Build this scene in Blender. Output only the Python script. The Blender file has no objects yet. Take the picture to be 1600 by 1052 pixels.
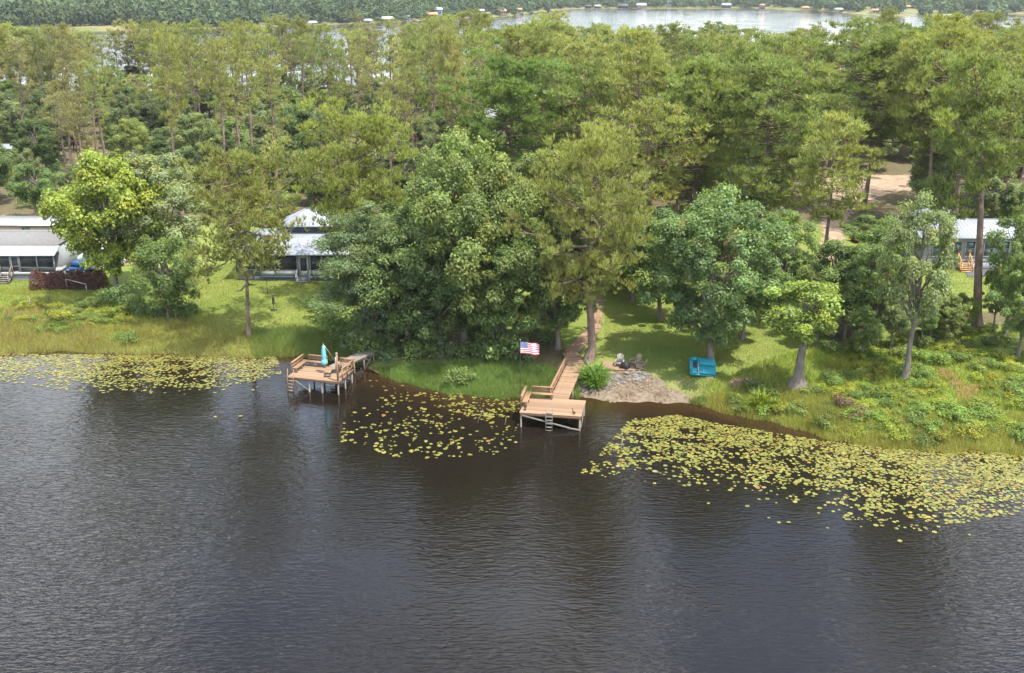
import bpy, math, random
import numpy as np
from mathutils import Vector, Matrix

random.seed(7)
sc = bpy.context.scene
COL = sc.collection

# ------------------------------------------------------------------ camera
FPX, HY, HC = 1650.0, -30.0, 34.3           # focal length in photo pixels, horizon row, camera height
PITCH = math.atan((526 - HY) / FPX)
CP, SP = math.cos(PITCH), math.sin(PITCH)
cam_data = bpy.data.cameras.new('camera')
cam_data.sensor_width = 36.0
cam_data.lens = 36.0 * FPX / 1600.0
cam_data.clip_start = 0.5
cam_data.clip_end = 12000
cam = bpy.data.objects.new('camera', cam_data)
COL.objects.link(cam)
cam.location = (0, 0, HC)
cam.rotation_euler = (math.pi / 2 - PITCH, 0, 0)
sc.camera = cam

# ------------------------------------------------------------------ sky and sun
SUN_EL = math.radians(67)
SUN_H = Vector((0.80, -0.60, 0)).normalized()
SUN_DIR = Vector((SUN_H.x * math.cos(SUN_EL), SUN_H.y * math.cos(SUN_EL), math.sin(SUN_EL)))
world = bpy.data.worlds.new('World')
sc.world = world
world.use_nodes = True
wn, wl = world.node_tree.nodes, world.node_tree.links
wn.clear()
w_out = wn.new('ShaderNodeOutputWorld')
w_bg = wn.new('ShaderNodeBackground')
w_bg.inputs['Strength'].default_value = 0.15
sky = wn.new('ShaderNodeTexSky')
sky.sky_type = 'NISHITA'
sky.sun_disc = False
sky.sun_elevation = SUN_EL
sky.sun_rotation = math.atan2(SUN_H.x, SUN_H.y)
sky.air_density = 1.0
sky.dust_density = 2.0
sky.ozone_density = 1.0
# scattered fair-weather cloud, the same all over the sky
tc = wn.new('ShaderNodeTexCoord')
sep = wn.new('ShaderNodeSeparateXYZ')
wl.new(tc.outputs['Generated'], sep.inputs[0])
zc = wn.new('ShaderNodeMath'); zc.operation = 'MAXIMUM'; zc.inputs[1].default_value = 0.06
wl.new(sep.outputs['Z'], zc.inputs[0])
dx = wn.new('ShaderNodeMath'); dx.operation = 'DIVIDE'
dy = wn.new('ShaderNodeMath'); dy.operation = 'DIVIDE'
wl.new(sep.outputs['X'], dx.inputs[0]); wl.new(zc.outputs[0], dx.inputs[1])
wl.new(sep.outputs['Y'], dy.inputs[0]); wl.new(zc.outputs[0], dy.inputs[1])
cmb = wn.new('ShaderNodeCombineXYZ')
wl.new(dx.outputs[0], cmb.inputs[0]); wl.new(dy.outputs[0], cmb.inputs[1])
cn = wn.new('ShaderNodeTexNoise')
cn.inputs['Scale'].default_value = 1.35
cn.inputs['Detail'].default_value = 7
cn.inputs['Roughness'].default_value = 0.55
wl.new(cmb.outputs[0], cn.inputs['Vector'])
cr = wn.new('ShaderNodeMapRange')
cr.inputs['From Min'].default_value = 0.44
cr.inputs['From Max'].default_value = 0.63
cr.inputs['To Max'].default_value = 0.85
cr.interpolation_type = 'SMOOTHSTEP'
wl.new(cn.outputs['Fac'], cr.inputs['Value'])
mx = wn.new('ShaderNodeMix'); mx.data_type = 'RGBA'
wl.new(cr.outputs[0], mx.inputs['Factor'])
wl.new(sky.outputs[0], mx.inputs['A'])
mx.inputs['B'].default_value = (9.5, 9.4, 9.2, 1)
wl.new(mx.outputs['Result'], w_bg.inputs['Color'])
wl.new(w_bg.outputs[0], w_out.inputs[0])

sun_data = bpy.data.lights.new('sun', 'SUN')
sun_data.energy = 3.1
sun_data.angle = math.radians(0.6)
sun_data.color = (1.0, 0.95, 0.87)
sun = bpy.data.objects.new('sun', sun_data)
COL.objects.link(sun)
sun.location = (40, 0, 120)
sun.rotation_euler = SUN_DIR.to_track_quat('Z', 'Y').to_euler()

sc.view_settings.view_transform = 'Standard'
sc.view_settings.look = 'None'
sc.view_settings.gamma = 1.0
sc.view_settings.exposure = 1.44
sc.render.engine = 'CYCLES'
cy = sc.cycles
cy.max_bounces = 7
cy.diffuse_bounces = 4
cy.glossy_bounces = 3
cy.transmission_bounces = 4
cy.transparent_max_bounces = 6
cy.volume_bounces = 0
cy.sample_clamp_indirect = 6
cy.caustics_reflective = False
cy.caustics_refractive = False
cy.use_adaptive_sampling = True
cy.adaptive_threshold = 0.015
cy.use_denoising = True
cy.denoiser = 'OPENIMAGEDENOISE'
cy.denoising_input_passes = 'RGB_ALBEDO_NORMAL'
cy.denoising_prefilter = 'ACCURATE'

# ------------------------------------------------------------------ placing: a pixel of the photo -> a point of the place
def ray(px, py):
    return np.array([px - 800.0, CP * FPX - SP * (py - 526.0), -SP * FPX - CP * (py - 526.0)])

def P(px, py, z=0.0):
    d = ray(px, py)
    t = (z - HC) / d[2]
    return np.array([d[0] * t, d[1] * t, z])

SHORE_PX = [(-420, 556), (-60, 553), (0, 552), (100, 549), (200, 552), (300, 556), (400, 557), (470, 556), (530, 562), (575, 576), (600, 586), (640, 601),
            (700, 612), (760, 618), (812, 621), (860, 621), (905, 620), (950, 625), (1000, 628), (1075, 630), (1120, 641), (1200, 656),
            (1262, 673), (1300, 689), (1400, 699), (1500, 702), (1600, 709), (1700, 716), (2050, 735)]
_s = np.array([P(a, b, 0)[:2] for a, b in SHORE_PX])
def shore(x):
    return np.interp(x, _s[:, 0], _s[:, 1]) + 0.35 * np.sin(x * 0.9) * np.cos(x * 0.37) + 0.15 * np.sin(x * 2.7 + 1)
_b = np.array([(-900, 340), (-140, 292), (-80, 288), (-40, 305), (0, 325), (40, 345), (90, 385), (160, 450), (900, 560)])
def back_shore(x):
    return np.interp(x, _b[:, 0], _b[:, 1]) + 4 * np.sin(x * 0.06)
FAR_PX = [(-700, 62), (0, 53), (150, 50), (300, 46), (420, 42), (520, 39), (620, 35), (700, 29), (790, 26), (850, 18), (900, 14), (1000, 13.5), (1200, 13),
          (1330, 13.5), (1390, 17), (1440, 24), (1500, 31), (1600, 34), (2300, 40)]
_f = np.array([P(a, b, 0)[:2] for a, b in FAR_PX])
_f = _f[np.argsort(_f[:, 0])]
def far_shore(x):
    return np.interp(x, _f[:, 0], _f[:, 1])

def zg(x, y):
    x = np.asarray(x, float); y = np.asarray(y, float)
    d1 = y - shore(x)
    d2 = back_shore(x) - y
    d3 = y - far_shore(x)
    def rise(d, top, k):
        return np.where(d > 0, top * (1 - np.exp(-np.maximum(d, 0) / k)), np.maximum(-2.2, 0.24 * d))
    near = np.minimum(rise(d1, 1.9, 9.0) + 0.008 * np.clip(d1, 0, 80), rise(d2, 2.4, 10.0))
    far = rise(d3, 3.0, 40.0) + 0.004 * np.clip(d3, 0, 900)
    z = np.where(y > (back_shore(x) + far_shore(x)) / 2, far, near)
    bump = 0.07 * np.sin(x * 0.55 + 0.6 * y) * np.cos(y * 0.43 - 0.2 * x) + 0.04 * np.sin(x * 1.7) * np.cos(1.3 * y + x * .4)
    return z + np.where(z > 0.3, bump, 0)

def G(px, py):
    z = 1.0
    for _ in range(12):
        p = P(px, py, z)
        z = 0.5 * z + 0.5 * float(zg(p[0], p[1]))
    p = P(px, py, z)
    p[2] = float(zg(p[0], p[1]))
    return p

def height_to(p, py_top):
    """height above p of the point that stands over p and is seen on photo row py_top"""
    d = ray(800, py_top)
    return HC + d[2] * (p[1] / d[1]) - p[2]

def px_scale(p):
    return FPX / (p[1] * CP + (HC - p[2]) * SP)

# ------------------------------------------------------------------ helpers: meshes and objects
def tag(o, label=None, cat=None, group=None, kind=None):
    if label: o['label'] = label
    if cat: o['category'] = cat
    if group: o['group'] = group
    if kind: o['kind'] = kind
    return o

def link(o, parent=None):
    COL.objects.link(o)
    if parent is not None: o.parent = parent
    return o

def empty(name, loc, rz=0.0, label=None, cat=None, group=None):
    o = bpy.data.objects.new(name, None)
    o.empty_display_size = 0.3
    link(o)
    o.location = tuple(float(v) for v in loc)
    o.rotation_euler = (0, 0, rz)
    return tag(o, label, cat, group)

def np_mesh(name, verts, tris=None, quads=None, attrs=None, smooth=False):
    me = bpy.data.meshes.new(name)
    verts = np.asarray(verts, np.float32).reshape(-1, 3)
    parts, starts, totals = [], [], []
    pos = 0
    if quads is not None and len(quads):
        q = np.asarray(quads, np.int32).reshape(-1, 4)
        parts.append(q.ravel()); starts.append(pos + 4 * np.arange(len(q))); totals.append(np.full(len(q), 4)); pos += 4 * len(q)
    if tris is not None and len(tris):
        t = np.asarray(tris, np.int32).reshape(-1, 3)
        parts.append(t.ravel()); starts.append(pos + 3 * np.arange(len(t))); totals.append(np.full(len(t), 3)); pos += 3 * len(t)
    me.vertices.add(len(verts)); me.vertices.foreach_set('co', verts.ravel())
    me.loops.add(pos); me.loops.foreach_set('vertex_index', np.concatenate(parts).astype(np.int32))
    st = np.concatenate(starts).astype(np.int32)
    me.polygons.add(len(st)); me.polygons.foreach_set('loop_start', st)
    try: me.polygons.foreach_set('loop_total', np.concatenate(totals).astype(np.int32))
    except Exception: pass
    if smooth: me.polygons.foreach_set('use_smooth', np.ones(len(st), bool))
    me.update(calc_edges=True)
    for k, v in (attrs or {}).items():
        a = me.attributes.new(k, 'FLOAT', 'POINT')
        a.data.foreach_set('value', np.asarray(v, np.float32))
    return me

def mesh_obj(name, me, mat=None, parent=None, loc=None):
    o = bpy.data.objects.new(name, me)
    if mat is not None and len(me.materials) == 0: me.materials.append(mat)
    link(o, parent)
    if loc is not None: o.location = tuple(float(v) for v in loc)
    return o

def world_loc(o):
    v = Vector((0, 0, 0))
    while o is not None:
        v = v + o.location
        o = o.parent
    return v

def copy_tree(o, parent=None):
    c = o.copy()
    COL.objects.link(c)
    c.parent = parent
    for ch in o.children: copy_tree(ch, c)
    return c

class MB:
    """collects shapes in world coordinates; build() links them as one mesh object"""
    def __init__(s): s.v = []; s.q = []; s.t = []; s.n = 0
    def add(s, v, q=None, t=None):
        v = np.asarray(v, float).reshape(-1, 3)
        if q is not None and len(q): s.q.append(np.asarray(q).reshape(-1, 4) + s.n)
        if t is not None and len(t): s.t.append(np.asarray(t).reshape(-1, 3) + s.n)
        s.v.append(v); s.n += len(v)
        return s
    def box(s, lo, hi):
        x0, y0, z0 = lo; x1, y1, z1 = hi
        v = [(x0,y0,z0),(x1,y0,z0),(x1,y1,z0),(x0,y1,z0),(x0,y0,z1),(x1,y0,z1),(x1,y1,z1),(x0,y1,z1)]
        return s.add(v, [(0,3,2,1),(4,5,6,7),(0,1,5,4),(1,2,6,5),(2,3,7,6),(3,0,4,7)])
    def beam(s, a, b, w, h, up=(0, 0, 1)):
        a = np.asarray(a, float); b = np.asarray(b, float); d = b - a; d /= np.linalg.norm(d)
        up = np.asarray(up, float)
        if abs(np.dot(up, d)) > 0.95: up = np.array([0, 1.0, 0])
        sd = np.cross(d, up); sd /= np.linalg.norm(sd); u = np.cross(sd, d)
        v = []
        for p in (a, b):
            for i, j in ((-1, -1), (1, -1), (1, 1), (-1, 1)): v.append(p + sd * i * w / 2 + u * j * h / 2)
        return s.add(v, [(0,1,2,3),(7,6,5,4),(0,4,5,1),(1,5,6,2),(2,6,7,3),(3,7,4,0)])
    def tube(s, pts, rad, sides=8, cap=True):
        v, q = tube(pts, rad, sides)
        t = []
        if cap:
            k = len(v) - sides
            t = [(k, k + i, k + i + 1) for i in range(1, sides - 1)] + [(0, i + 1, i) for i in range(1, sides - 1)]
        return s.add(v, q, t)
    def poly(s, pts):      # one flat face, 3 or 4 corners
        return s.add(pts, [range(4)] if len(pts) == 4 else None, [range(3)] if len(pts) == 3 else None)
    def build(s, name, mat, parent=None, smooth=False):
        off = np.array(world_loc(parent)) if parent is not None else np.zeros(3)
        v = np.concatenate(s.v) - off
        me = np_mesh(name, v, np.concatenate(s.t) if s.t else None, np.concatenate(s.q) if s.q else None, smooth=smooth)
        return mesh_obj(name, me, mat, parent)

def tube(pts, rad, sides=8):
    pts = np.asarray(pts, float); k = len(pts)
    rad = np.broadcast_to(np.asarray(rad, float), (k,))
    tan = np.gradient(pts, axis=0); tan /= np.linalg.norm(tan, axis=1)[:, None] + 1e-9
    ref = np.where(np.abs(tan[:, 2:3]) > 0.9, np.array([[1.0, 0, 0]]), np.array([[0, 0, 1.0]]))
    ref = np.broadcast_to(ref[0] if np.abs(tan[0, 2]) > 0.75 else np.array([0, 0, 1.0]), (k, 3)) if k else ref
    ref = np.broadcast_to(np.array([1.0, 0, 0]) if np.abs(tan[:, 2]).mean() > 0.6 else np.array([0, 0, 1.0]), (k, 3))
    a = np.cross(tan, ref); a /= np.linalg.norm(a, axis=1)[:, None] + 1e-9
    b = np.cross(tan, a)
    th = np.arange(sides) * 2 * np.pi / sides
    v = pts[:, None, :] + rad[:, None, None] * (np.cos(th)[None, :, None] * a[:, None, :] + np.sin(th)[None, :, None] * b[:, None, :])
    i = np.arange(k - 1)[:, None] * sides + np.arange(sides)[None, :]
    j = np.arange(k - 1)[:, None] * sides + (np.arange(sides)[None, :] + 1) % sides
    q = np.stack([i, j, j + sides, i + sides], -1).reshape(-1, 4)
    return v.reshape(-1, 3), q

# ------------------------------------------------------------------ materials
MATS = {}
def nmat(name):
    m = bpy.data.materials.new(name); m.use_nodes = True
    n, l = m.node_tree.nodes, m.node_tree.links
    n.clear()
    out = n.new('ShaderNodeOutputMaterial')
    b = n.new('ShaderNodeBsdfPrincipled')
    l.new(b.outputs[0], out.inputs['Surface'])
    return m, n, l, b, out

def N(n, kind, **kw):
    o = n.new(kind)
    for k, v in kw.items():
        if k in o.inputs: o.inputs[k].default_value = v
        else: setattr(o, k, v)
    return o

def plain(name, c1, c2=None, rough=0.7, scale=6.0, bump=0.0, spec=0.3, stretch=(1, 1, 1), metal=0.0, per_object=0.0):
    """colour c1 broken up with c2 by noise in object space, a little bump; per_object shifts the brightness of each object"""
    if name in MATS: return MATS[name]
    m, n, l, b, out = nmat(name)
    c2 = c2 or tuple(v * 0.72 for v in c1)
    tcx = N(n, 'ShaderNodeTexCoord'); mp = N(n, 'ShaderNodeMapping'); mp.inputs['Scale'].default_value = stretch
    l.new(tcx.outputs['Object'], mp.inputs[0])
    no = N(n, 'ShaderNodeTexNoise', Scale=scale, Detail=6.0, Roughness=0.62)
    l.new(mp.outputs[0], no.inputs['Vector'])
    cr_ = N(n, 'ShaderNodeMapRange'); cr_.inputs['From Min'].default_value = 0.32; cr_.inputs['From Max'].default_value = 0.68
    l.new(no.outputs['Fac'], cr_.inputs['Value'])
    mi = n.new('ShaderNodeMix'); mi.data_type = 'RGBA'
    mi.inputs['A'].default_value = (*c1, 1); mi.inputs['B'].default_value = (*c2, 1)
    l.new(cr_.outputs[0], mi.inputs['Factor'])
    col = mi.outputs['Result']
    if per_object:
        oi = n.new('ShaderNodeObjectInfo')
        mr = N(n, 'ShaderNodeMapRange'); mr.inputs['To Min'].default_value = 1 - per_object; mr.inputs['To Max'].default_value = 1 + per_object
        l.new(oi.outputs['Random'], mr.inputs['Value'])
        vm = n.new('ShaderNodeVectorMath'); vm.operation = 'SCALE'
        l.new(col, vm.inputs[0]); l.new(mr.outputs[0], vm.inputs['Scale'])
        col = vm.outputs[0]
    l.new(col, b.inputs['Base Color'])
    b.inputs['Roughness'].default_value = rough
    b.inputs['Specular IOR Level'].default_value = spec
    b.inputs['Metallic'].default_value = metal
    if bump:
        bp = N(n, 'ShaderNodeBump', Strength=bump, Distance=0.03)
        l.new(no.outputs['Fac'], bp.inputs['Height']); l.new(bp.outputs[0], b.inputs['Normal'])
    MATS[name] = m
    return m

def leaf_material(name, translucent=0.35, rough=0.55, spec=0.25, hue_to=(1.25, 1.02, 0.55), vary=0.35):
    """leaf colour = the object's own colour, varied by the clump ('tint') and by the tree"""
    m, n, l, b, out = nmat(name)
    oi = n.new('ShaderNodeObjectInfo')
    at = N(n, 'ShaderNodeAttribute', attribute_name='tint')
    mr = N(n, 'ShaderNodeMapRange'); mr.inputs['To Min'].default_value = 1 - vary; mr.inputs['To Max'].default_value = 1 + vary
    l.new(at.outputs['Fac'], mr.inputs['Value'])
    rr = N(n, 'ShaderNodeMapRange'); rr.inputs['To Min'].default_value = 0.86; rr.inputs['To Max'].default_value = 1.14
    l.new(oi.outputs['Random'], rr.inputs['Value'])
    mu = n.new('ShaderNodeMath'); mu.operation = 'MULTIPLY'
    l.new(mr.outputs[0], mu.inputs[0]); l.new(rr.outputs[0], mu.inputs[1])
    sc1 = n.new('ShaderNodeVectorMath'); sc1.operation = 'SCALE'
    l.new(oi.outputs['Color'], sc1.inputs[0]); l.new(mu.outputs[0], sc1.inputs['Scale'])
    ye = n.new('ShaderNodeVectorMath'); ye.operation = 'MULTIPLY'
    l.new(sc1.outputs[0], ye.inputs[0]); ye.inputs[1].default_value = hue_to
    mi = n.new('ShaderNodeMix'); mi.data_type = 'RGBA'
    at2 = N(n, 'ShaderNodeAttribute', attribute_name='hue')
    l.new(at2.outputs['Fac'], mi.inputs['Factor'])
    l.new(sc1.outputs[0], mi.inputs['A']); l.new(ye.outputs[0], mi.inputs['B'])
    l.new(mi.outputs['Result'], b.inputs['Base Color'])
    b.inputs['Roughness'].default_value = rough
    b.inputs['Specular IOR Level'].default_value = spec
    if translucent:
        tr = n.new('ShaderNodeBsdfTranslucent')
        tcol = n.new('ShaderNodeVectorMath'); tcol.operation = 'MULTIPLY'; tcol.inputs[1].default_value = (1.15, 1.25, 0.6)
        l.new(mi.outputs['Result'], tcol.inputs[0]); l.new(tcol.outputs[0], tr.inputs['Color'])
        ms = N(n, 'ShaderNodeMixShader', Fac=translucent)
        l.new(b.outputs[0], ms.inputs[1]); l.new(tr.outputs[0], ms.inputs[2]); l.new(ms.outputs[0], out.inputs['Surface'])
    MATS[name] = m
    return m

LEAF = leaf_material('leaf', 0.45, spec=0.4)
NEEDLE = leaf_material('needle', 0.42, rough=0.5, hue_to=(1.1, 0.99, 0.75))
PAD = leaf_material('lily_pad', 0.12, rough=0.35, spec=0.5, hue_to=(1.45, 0.78, 0.6), vary=0.38)
GRASS = leaf_material('grass_blade', 0.35, hue_to=(1.35, 1.05, 0.8), vary=0.3)
FARLEAF = leaf_material('far_leaf', 0.25, hue_to=(1.2, 1.0, 0.7), vary=0.45)
BARK = plain('bark_pine', (0.27, 0.195, 0.15), (0.13, 0.095, 0.075), 0.9, 3.2, 0.8, 0.1, (1, 1, 0.35))
BARKG = plain('bark_grey', (0.22, 0.19, 0.16), (0.12, 0.10, 0.082), 0.9, 3.5, 0.6, 0.1, (1, 1, 0.3))
WOOD = plain('deck_wood', (0.273, 0.181, 0.117), (0.213, 0.137, 0.086), 0.75, 3.0, 0.25, 0.2, (0.4, 3, 3), per_object=0.24)
WOODR = plain('rail_wood', (0.298, 0.186, 0.109), (0.217, 0.133, 0.077), 0.75, 4.0, 0.2, 0.2, (1, 1, 1), per_object=0.08)
WOODG = plain('weathered_wood', (0.248, 0.216, 0.176), (0.160, 0.136, 0.112), 0.85, 4.0, 0.3, 0.15, (1, 1, 1), per_object=0.12)
PILE = plain('piling', (0.240, 0.221, 0.188), (0.150, 0.135, 0.112), 0.85, 5.0, 0.3, 0.15, (1, 1, 0.4))
WHITE = plain('white_paint', (0.334, 0.334, 0.334), (0.290, 0.290, 0.290), 0.55, 2.0)
ROOFW = plain('white_metal_roof', (0.286, 0.304, 0.335), (0.237, 0.256, 0.286), 0.4, 1.1, 0, 0.4)
ROOFG = plain('grey_roof', (0.166, 0.166, 0.161), (0.128, 0.128, 0.125), 0.8, 2.5)
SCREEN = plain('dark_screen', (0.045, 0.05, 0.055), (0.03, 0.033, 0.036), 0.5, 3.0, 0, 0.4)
GLASS = plain('window_glass', (0.05, 0.085, 0.075), (0.03, 0.05, 0.045), 0.08, 1.5, 0, 0.8)
BLUEGREY = plain('blue_grey_siding', (0.09, 0.115, 0.14), (0.07, 0.09, 0.115), 0.7, 3.0)
GREYSIDE = plain('grey_siding', (0.242, 0.261, 0.268), (0.204, 0.223, 0.230), 0.7, 3.0)
BLACK = plain('black_metal', (0.018, 0.018, 0.02), (0.03, 0.028, 0.026), 0.5, 6.0)
STEEL = plain('grey_steel', (0.42, 0.43, 0.44), (0.32, 0.32, 0.33), 0.4, 5.0, 0, 0.5, (1, 1, 1), 0.6)
# ------------------------------------------------------------------ the ground sheet
def in_poly(x, y, poly):
    poly = np.asarray(poly)[:, :2]
    inside = np.zeros(np.shape(x), bool)
    j = len(poly) - 1
    for i in range(len(poly)):
        xi, yi = poly[i]; xj, yj = poly[j]
        c = ((yi > y) != (yj > y)) & (x < (xj - xi) * (y - yi) / (yj - yi + 1e-12) + xi)
        inside ^= c
        j = i
    return inside

def gpoly(pts): return np.array([G(a, b) for a, b in pts])

MULCH = [gpoly([(600, 520), (720, 512), (740, 560), (640, 575)]), gpoly([(1288, 500), (1360, 498), (1372, 532), (1290, 530)]),
         gpoly([(1455, 482), (1640, 492), (1640, 508), (1470, 502)]), gpoly([(1530, 540), (1640, 545), (1640, 562), (1540, 556)]),
         gpoly([(700, 520), (870, 520), (880, 580), (760, 585), (690, 560)])]
def axis(segs):
    out = []
    for a, b, st in segs: out.append(np.arange(a, b, st))
    return np.concatenate(out)
gx = np.concatenate([-np.geomspace(3800, 92, 34), axis([(-90, 90, 0.7)]), np.geomspace(92, 3800, 34)])
gy = np.concatenate([axis([(-700, 0, 70), (0, 60, 6), (60, 145, 0.7), (145, 300, 4), (300, 600, 8), (600, 2400, 25)]), np.geomspace(2400, 6000, 10)])
GX, GY = np.meshgrid(gx, gy)
GZ = zg(GX, GY)
ni, nj = len(gy), len(gx)
ii = (np.arange(ni - 1)[:, None] * nj + np.arange(nj - 1)[None, :])
gq = np.stack([ii, ii + 1, ii + 1 + nj, ii + nj], -1).reshape(-1, 4)
wood = np.clip((GY - 138) / 16, 0, 1)
mul = np.zeros_like(GX)
for mpoly in MULCH: mul = np.maximum(mul, in_poly(GX, GY, mpoly).astype(float))
for _ in range(2):
    mul[1:-1, 1:-1] = (mul[1:-1, 1:-1] * 2 + mul[:-2, 1:-1] + mul[2:, 1:-1] + mul[1:-1, :-2] + mul[1:-1, 2:]) / 6
wet = np.clip(1 - np.abs(GZ) / 0.35, 0, 1)
far = (GY > (back_shore(GX) + far_shore(GX)) / 2).astype(float)
shore_w = np.clip(1 - (GY - shore(GX)) / 9.0, 0, 1) * (GY < 150)
gme = np_mesh('ground', np.stack([GX, GY, GZ], -1), quads=gq, smooth=True,
              attrs={'wood': np.maximum(wood, mul).ravel(), 'wet': wet.ravel(), 'far': far.ravel(), 'shore': shore_w.ravel()})

m, n, l, b, out = nmat('ground_cover')
geo = n.new('ShaderNodeNewGeometry')
def noise(sc_, det=5, rough=0.6, src=None):
    o = N(n, 'ShaderNodeTexNoise', Scale=sc_, Detail=det, Roughness=rough)
    l.new(src or geo.outputs['Position'], o.inputs['Vector'])
    return o.outputs['Fac']
def rng_(v, a, b_, c=0.0, d=1.0):
    o = N(n, 'ShaderNodeMapRange'); o.inputs['From Min'].default_value = a; o.inputs['From Max'].default_value = b_
    o.inputs['To Min'].default_value = c; o.inputs['To Max'].default_value = d
    l.new(v, o.inputs['Value']); return o.outputs[0]
def mixc(f, a, b_):
    o = n.new('ShaderNodeMix'); o.data_type = 'RGBA'
    if hasattr(f, 'links'): l.new(f, o.inputs['Factor'])
    else: o.inputs['Factor'].default_value = f
    for k, v in (('A', a), ('B', b_)):
        if isinstance(v, tuple): o.inputs[k].default_value = (*v, 1)
        else: l.new(v, o.inputs[k])
    return o.outputs['Result']
def attr(nm): return N(n, 'ShaderNodeAttribute', attribute_name=nm).outputs['Fac']
def madd(a, k, b_):
    o = n.new('ShaderNodeMath'); o.operation = 'MULTIPLY_ADD'
    l.new(a, o.inputs[0]); o.inputs[1].default_value = k
    if hasattr(b_, 'links'): l.new(b_, o.inputs[2])
    else: o.inputs[2].default_value = b_
    return o.outputs[0]
n_fine = noise(9, 6, 0.7); n_mid = noise(0.9, 5); n_big = noise(0.16, 4)
lawn = mixc(rng_(n_mid, 0.35, 0.68), (0.16, 0.20, 0.042), (0.225, 0.235, 0.065))
lawn = mixc(rng_(n_big, 0.42, 0.66), lawn, (0.125, 0.185, 0.036))
lawn = mixc(rng_(n_fine, 0.35, 0.75, 0, 0.55), lawn, (0.085, 0.12, 0.028))
litter = mixc(rng_(n_mid, 0.35, 0.65), (0.115, 0.085, 0.05), (0.075, 0.08, 0.035))
litter = mixc(rng_(n_fine, 0.4, 0.7), litter, (0.14, 0.115, 0.065))
fw = rng_(madd(n_mid, 0.9, attr('wood')), 0.72, 1.02)
c = mixc(fw, lawn, litter)
wild = mixc(rng_(n_mid, 0.4, 0.62), (0.14, 0.18, 0.045), (0.19, 0.19, 0.075))
c = mixc(rng_(madd(n_mid, 0.6, attr('shore')), 0.45, 1.0), c, wild)
c = mixc(rng_(attr('wet'), 0.45, 0.95), c, (0.075, 0.065, 0.035))
fargrass = mixc(rng_(noise(0.03, 4), 0.4, 0.6), (0.12, 0.14, 0.05), (0.19, 0.17, 0.08))
c = mixc(attr('far'), c, fargrass)
l.new(c, b.inputs['Base Color'])
b.inputs['Roughness'].default_value = 0.95
b.inputs['Specular IOR Level'].default_value = 0.1
bp = N(n, 'ShaderNodeBump', Strength=0.9, Distance=0.08)
l.new(n_fine, bp.inputs['Height']); l.new(bp.outputs[0], b.inputs['Normal'])
ground = mesh_obj('ground', gme, m)
tag(ground, 'lawn and pine-straw ground of the wooded strip between the two lakes', None, None, 'structure')

# sheets laid on the ground
def patch(name, pts, mat, dz=0.02, cell=0.3, wob=0.35, label=None):
    poly = gpoly(pts)[:, :2]
    # finer outline, wobbled so that the edge is ragged
    fine = []
    rs = np.random.default_rng(len(name) + len(pts))
    for i in range(len(poly)):
        a, b_ = poly[i], poly[(i + 1) % len(poly)]
        k = max(2, int(np.linalg.norm(b_ - a) / 0.5))
        for t in range(k): fine.append(a + (b_ - a) * t / k + rs.normal(0, wob * 0.5, 2))
    fine = np.array(fine)
    x0, y0 = fine.min(0); x1, y1 = fine.max(0)
    xs = np.arange(x0, x1 + cell, cell); ys_ = np.arange(y0, y1 + cell, cell)
    X, Y = np.meshgrid(xs, ys_)
    X = X + rs.uniform(-.3, .3, X.shape) * cell; Y = Y + rs.uniform(-.3, .3, X.shape) * cell
    Z = zg(X, Y) + dz
    k = np.arange(len(ys_) - 1)[:, None] * len(xs) + np.arange(len(xs) - 1)[None, :]
    q = np.stack([k, k + 1, k + 1 + len(xs), k + len(xs)], -1).reshape(-1, 4)
    cx = X.ravel()[q].mean(1); cy_ = Y.ravel()[q].mean(1)
    q = q[in_poly(cx, cy_, fine)]
    used = np.unique(q); re = np.full(X.size, -1); re[used] = np.arange(len(used))
    v = np.stack([X.ravel(), Y.ravel(), Z.ravel()], -1)[used]
    o = mesh_obj(name, np_mesh(name, v, quads=re[q], smooth=True), mat)
    return tag(o, label, None, None, 'structure')

SAND = plain('beach_sand', (0.215, 0.175, 0.13), (0.105, 0.08, 0.055), 0.95, 2.6, 0.9, 0.1)
SANDT = plain('track_sand', (0.33, 0.245, 0.17), (0.22, 0.155, 0.105), 0.95, 0.7, 0.4, 0.1)
REDMULCH = plain('red_mulch', (0.24, 0.125, 0.075), (0.16, 0.08, 0.05), 0.95, 5, 0.6, 0.1)
patch('beach', [(905, 606), (925, 585), (945, 578), (1000, 577), (1025, 590), (1050, 608), (1078, 621), (1080, 632), (1000, 632), (905, 628)], SAND, 0.03,
      label='small sandy beach between the boardwalk and the grass')
patch('sand_track', [(1268, 300), (1300, 276), (1420, 274), (1640, 276), (1640, 300), (1480, 296), (1400, 300), (1345, 318), (1318, 350), (1322, 385), (1318, 408),
                     (1278, 408), (1284, 380), (1282, 340)], SANDT, 0.05, 0.6, 0.6, label='pale sandy track running back between the pines')
patch('path', [(1462, 574), (1485, 580), (1508, 600), (1532, 605), (1526, 618), (1500, 626), (1490, 606), (1470, 588)], REDMULCH, 0.06, 0.2, 0.25,
      label='reddish mulch path through the shrubs of the bank')
patch('yard_track', [(-80, 340), (60, 338), (75, 350), (60, 362), (-80, 364)], SANDT, 0.05, 0.6, 0.5, label='bare sandy yard behind the grey-roofed house')
patch('driveway', [(190, 395), (300, 378), (302, 388), (240, 408), (195, 415)], SANDT, 0.05, 0.5, 0.4, label='sandy drive between the two lakeside houses')

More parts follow.
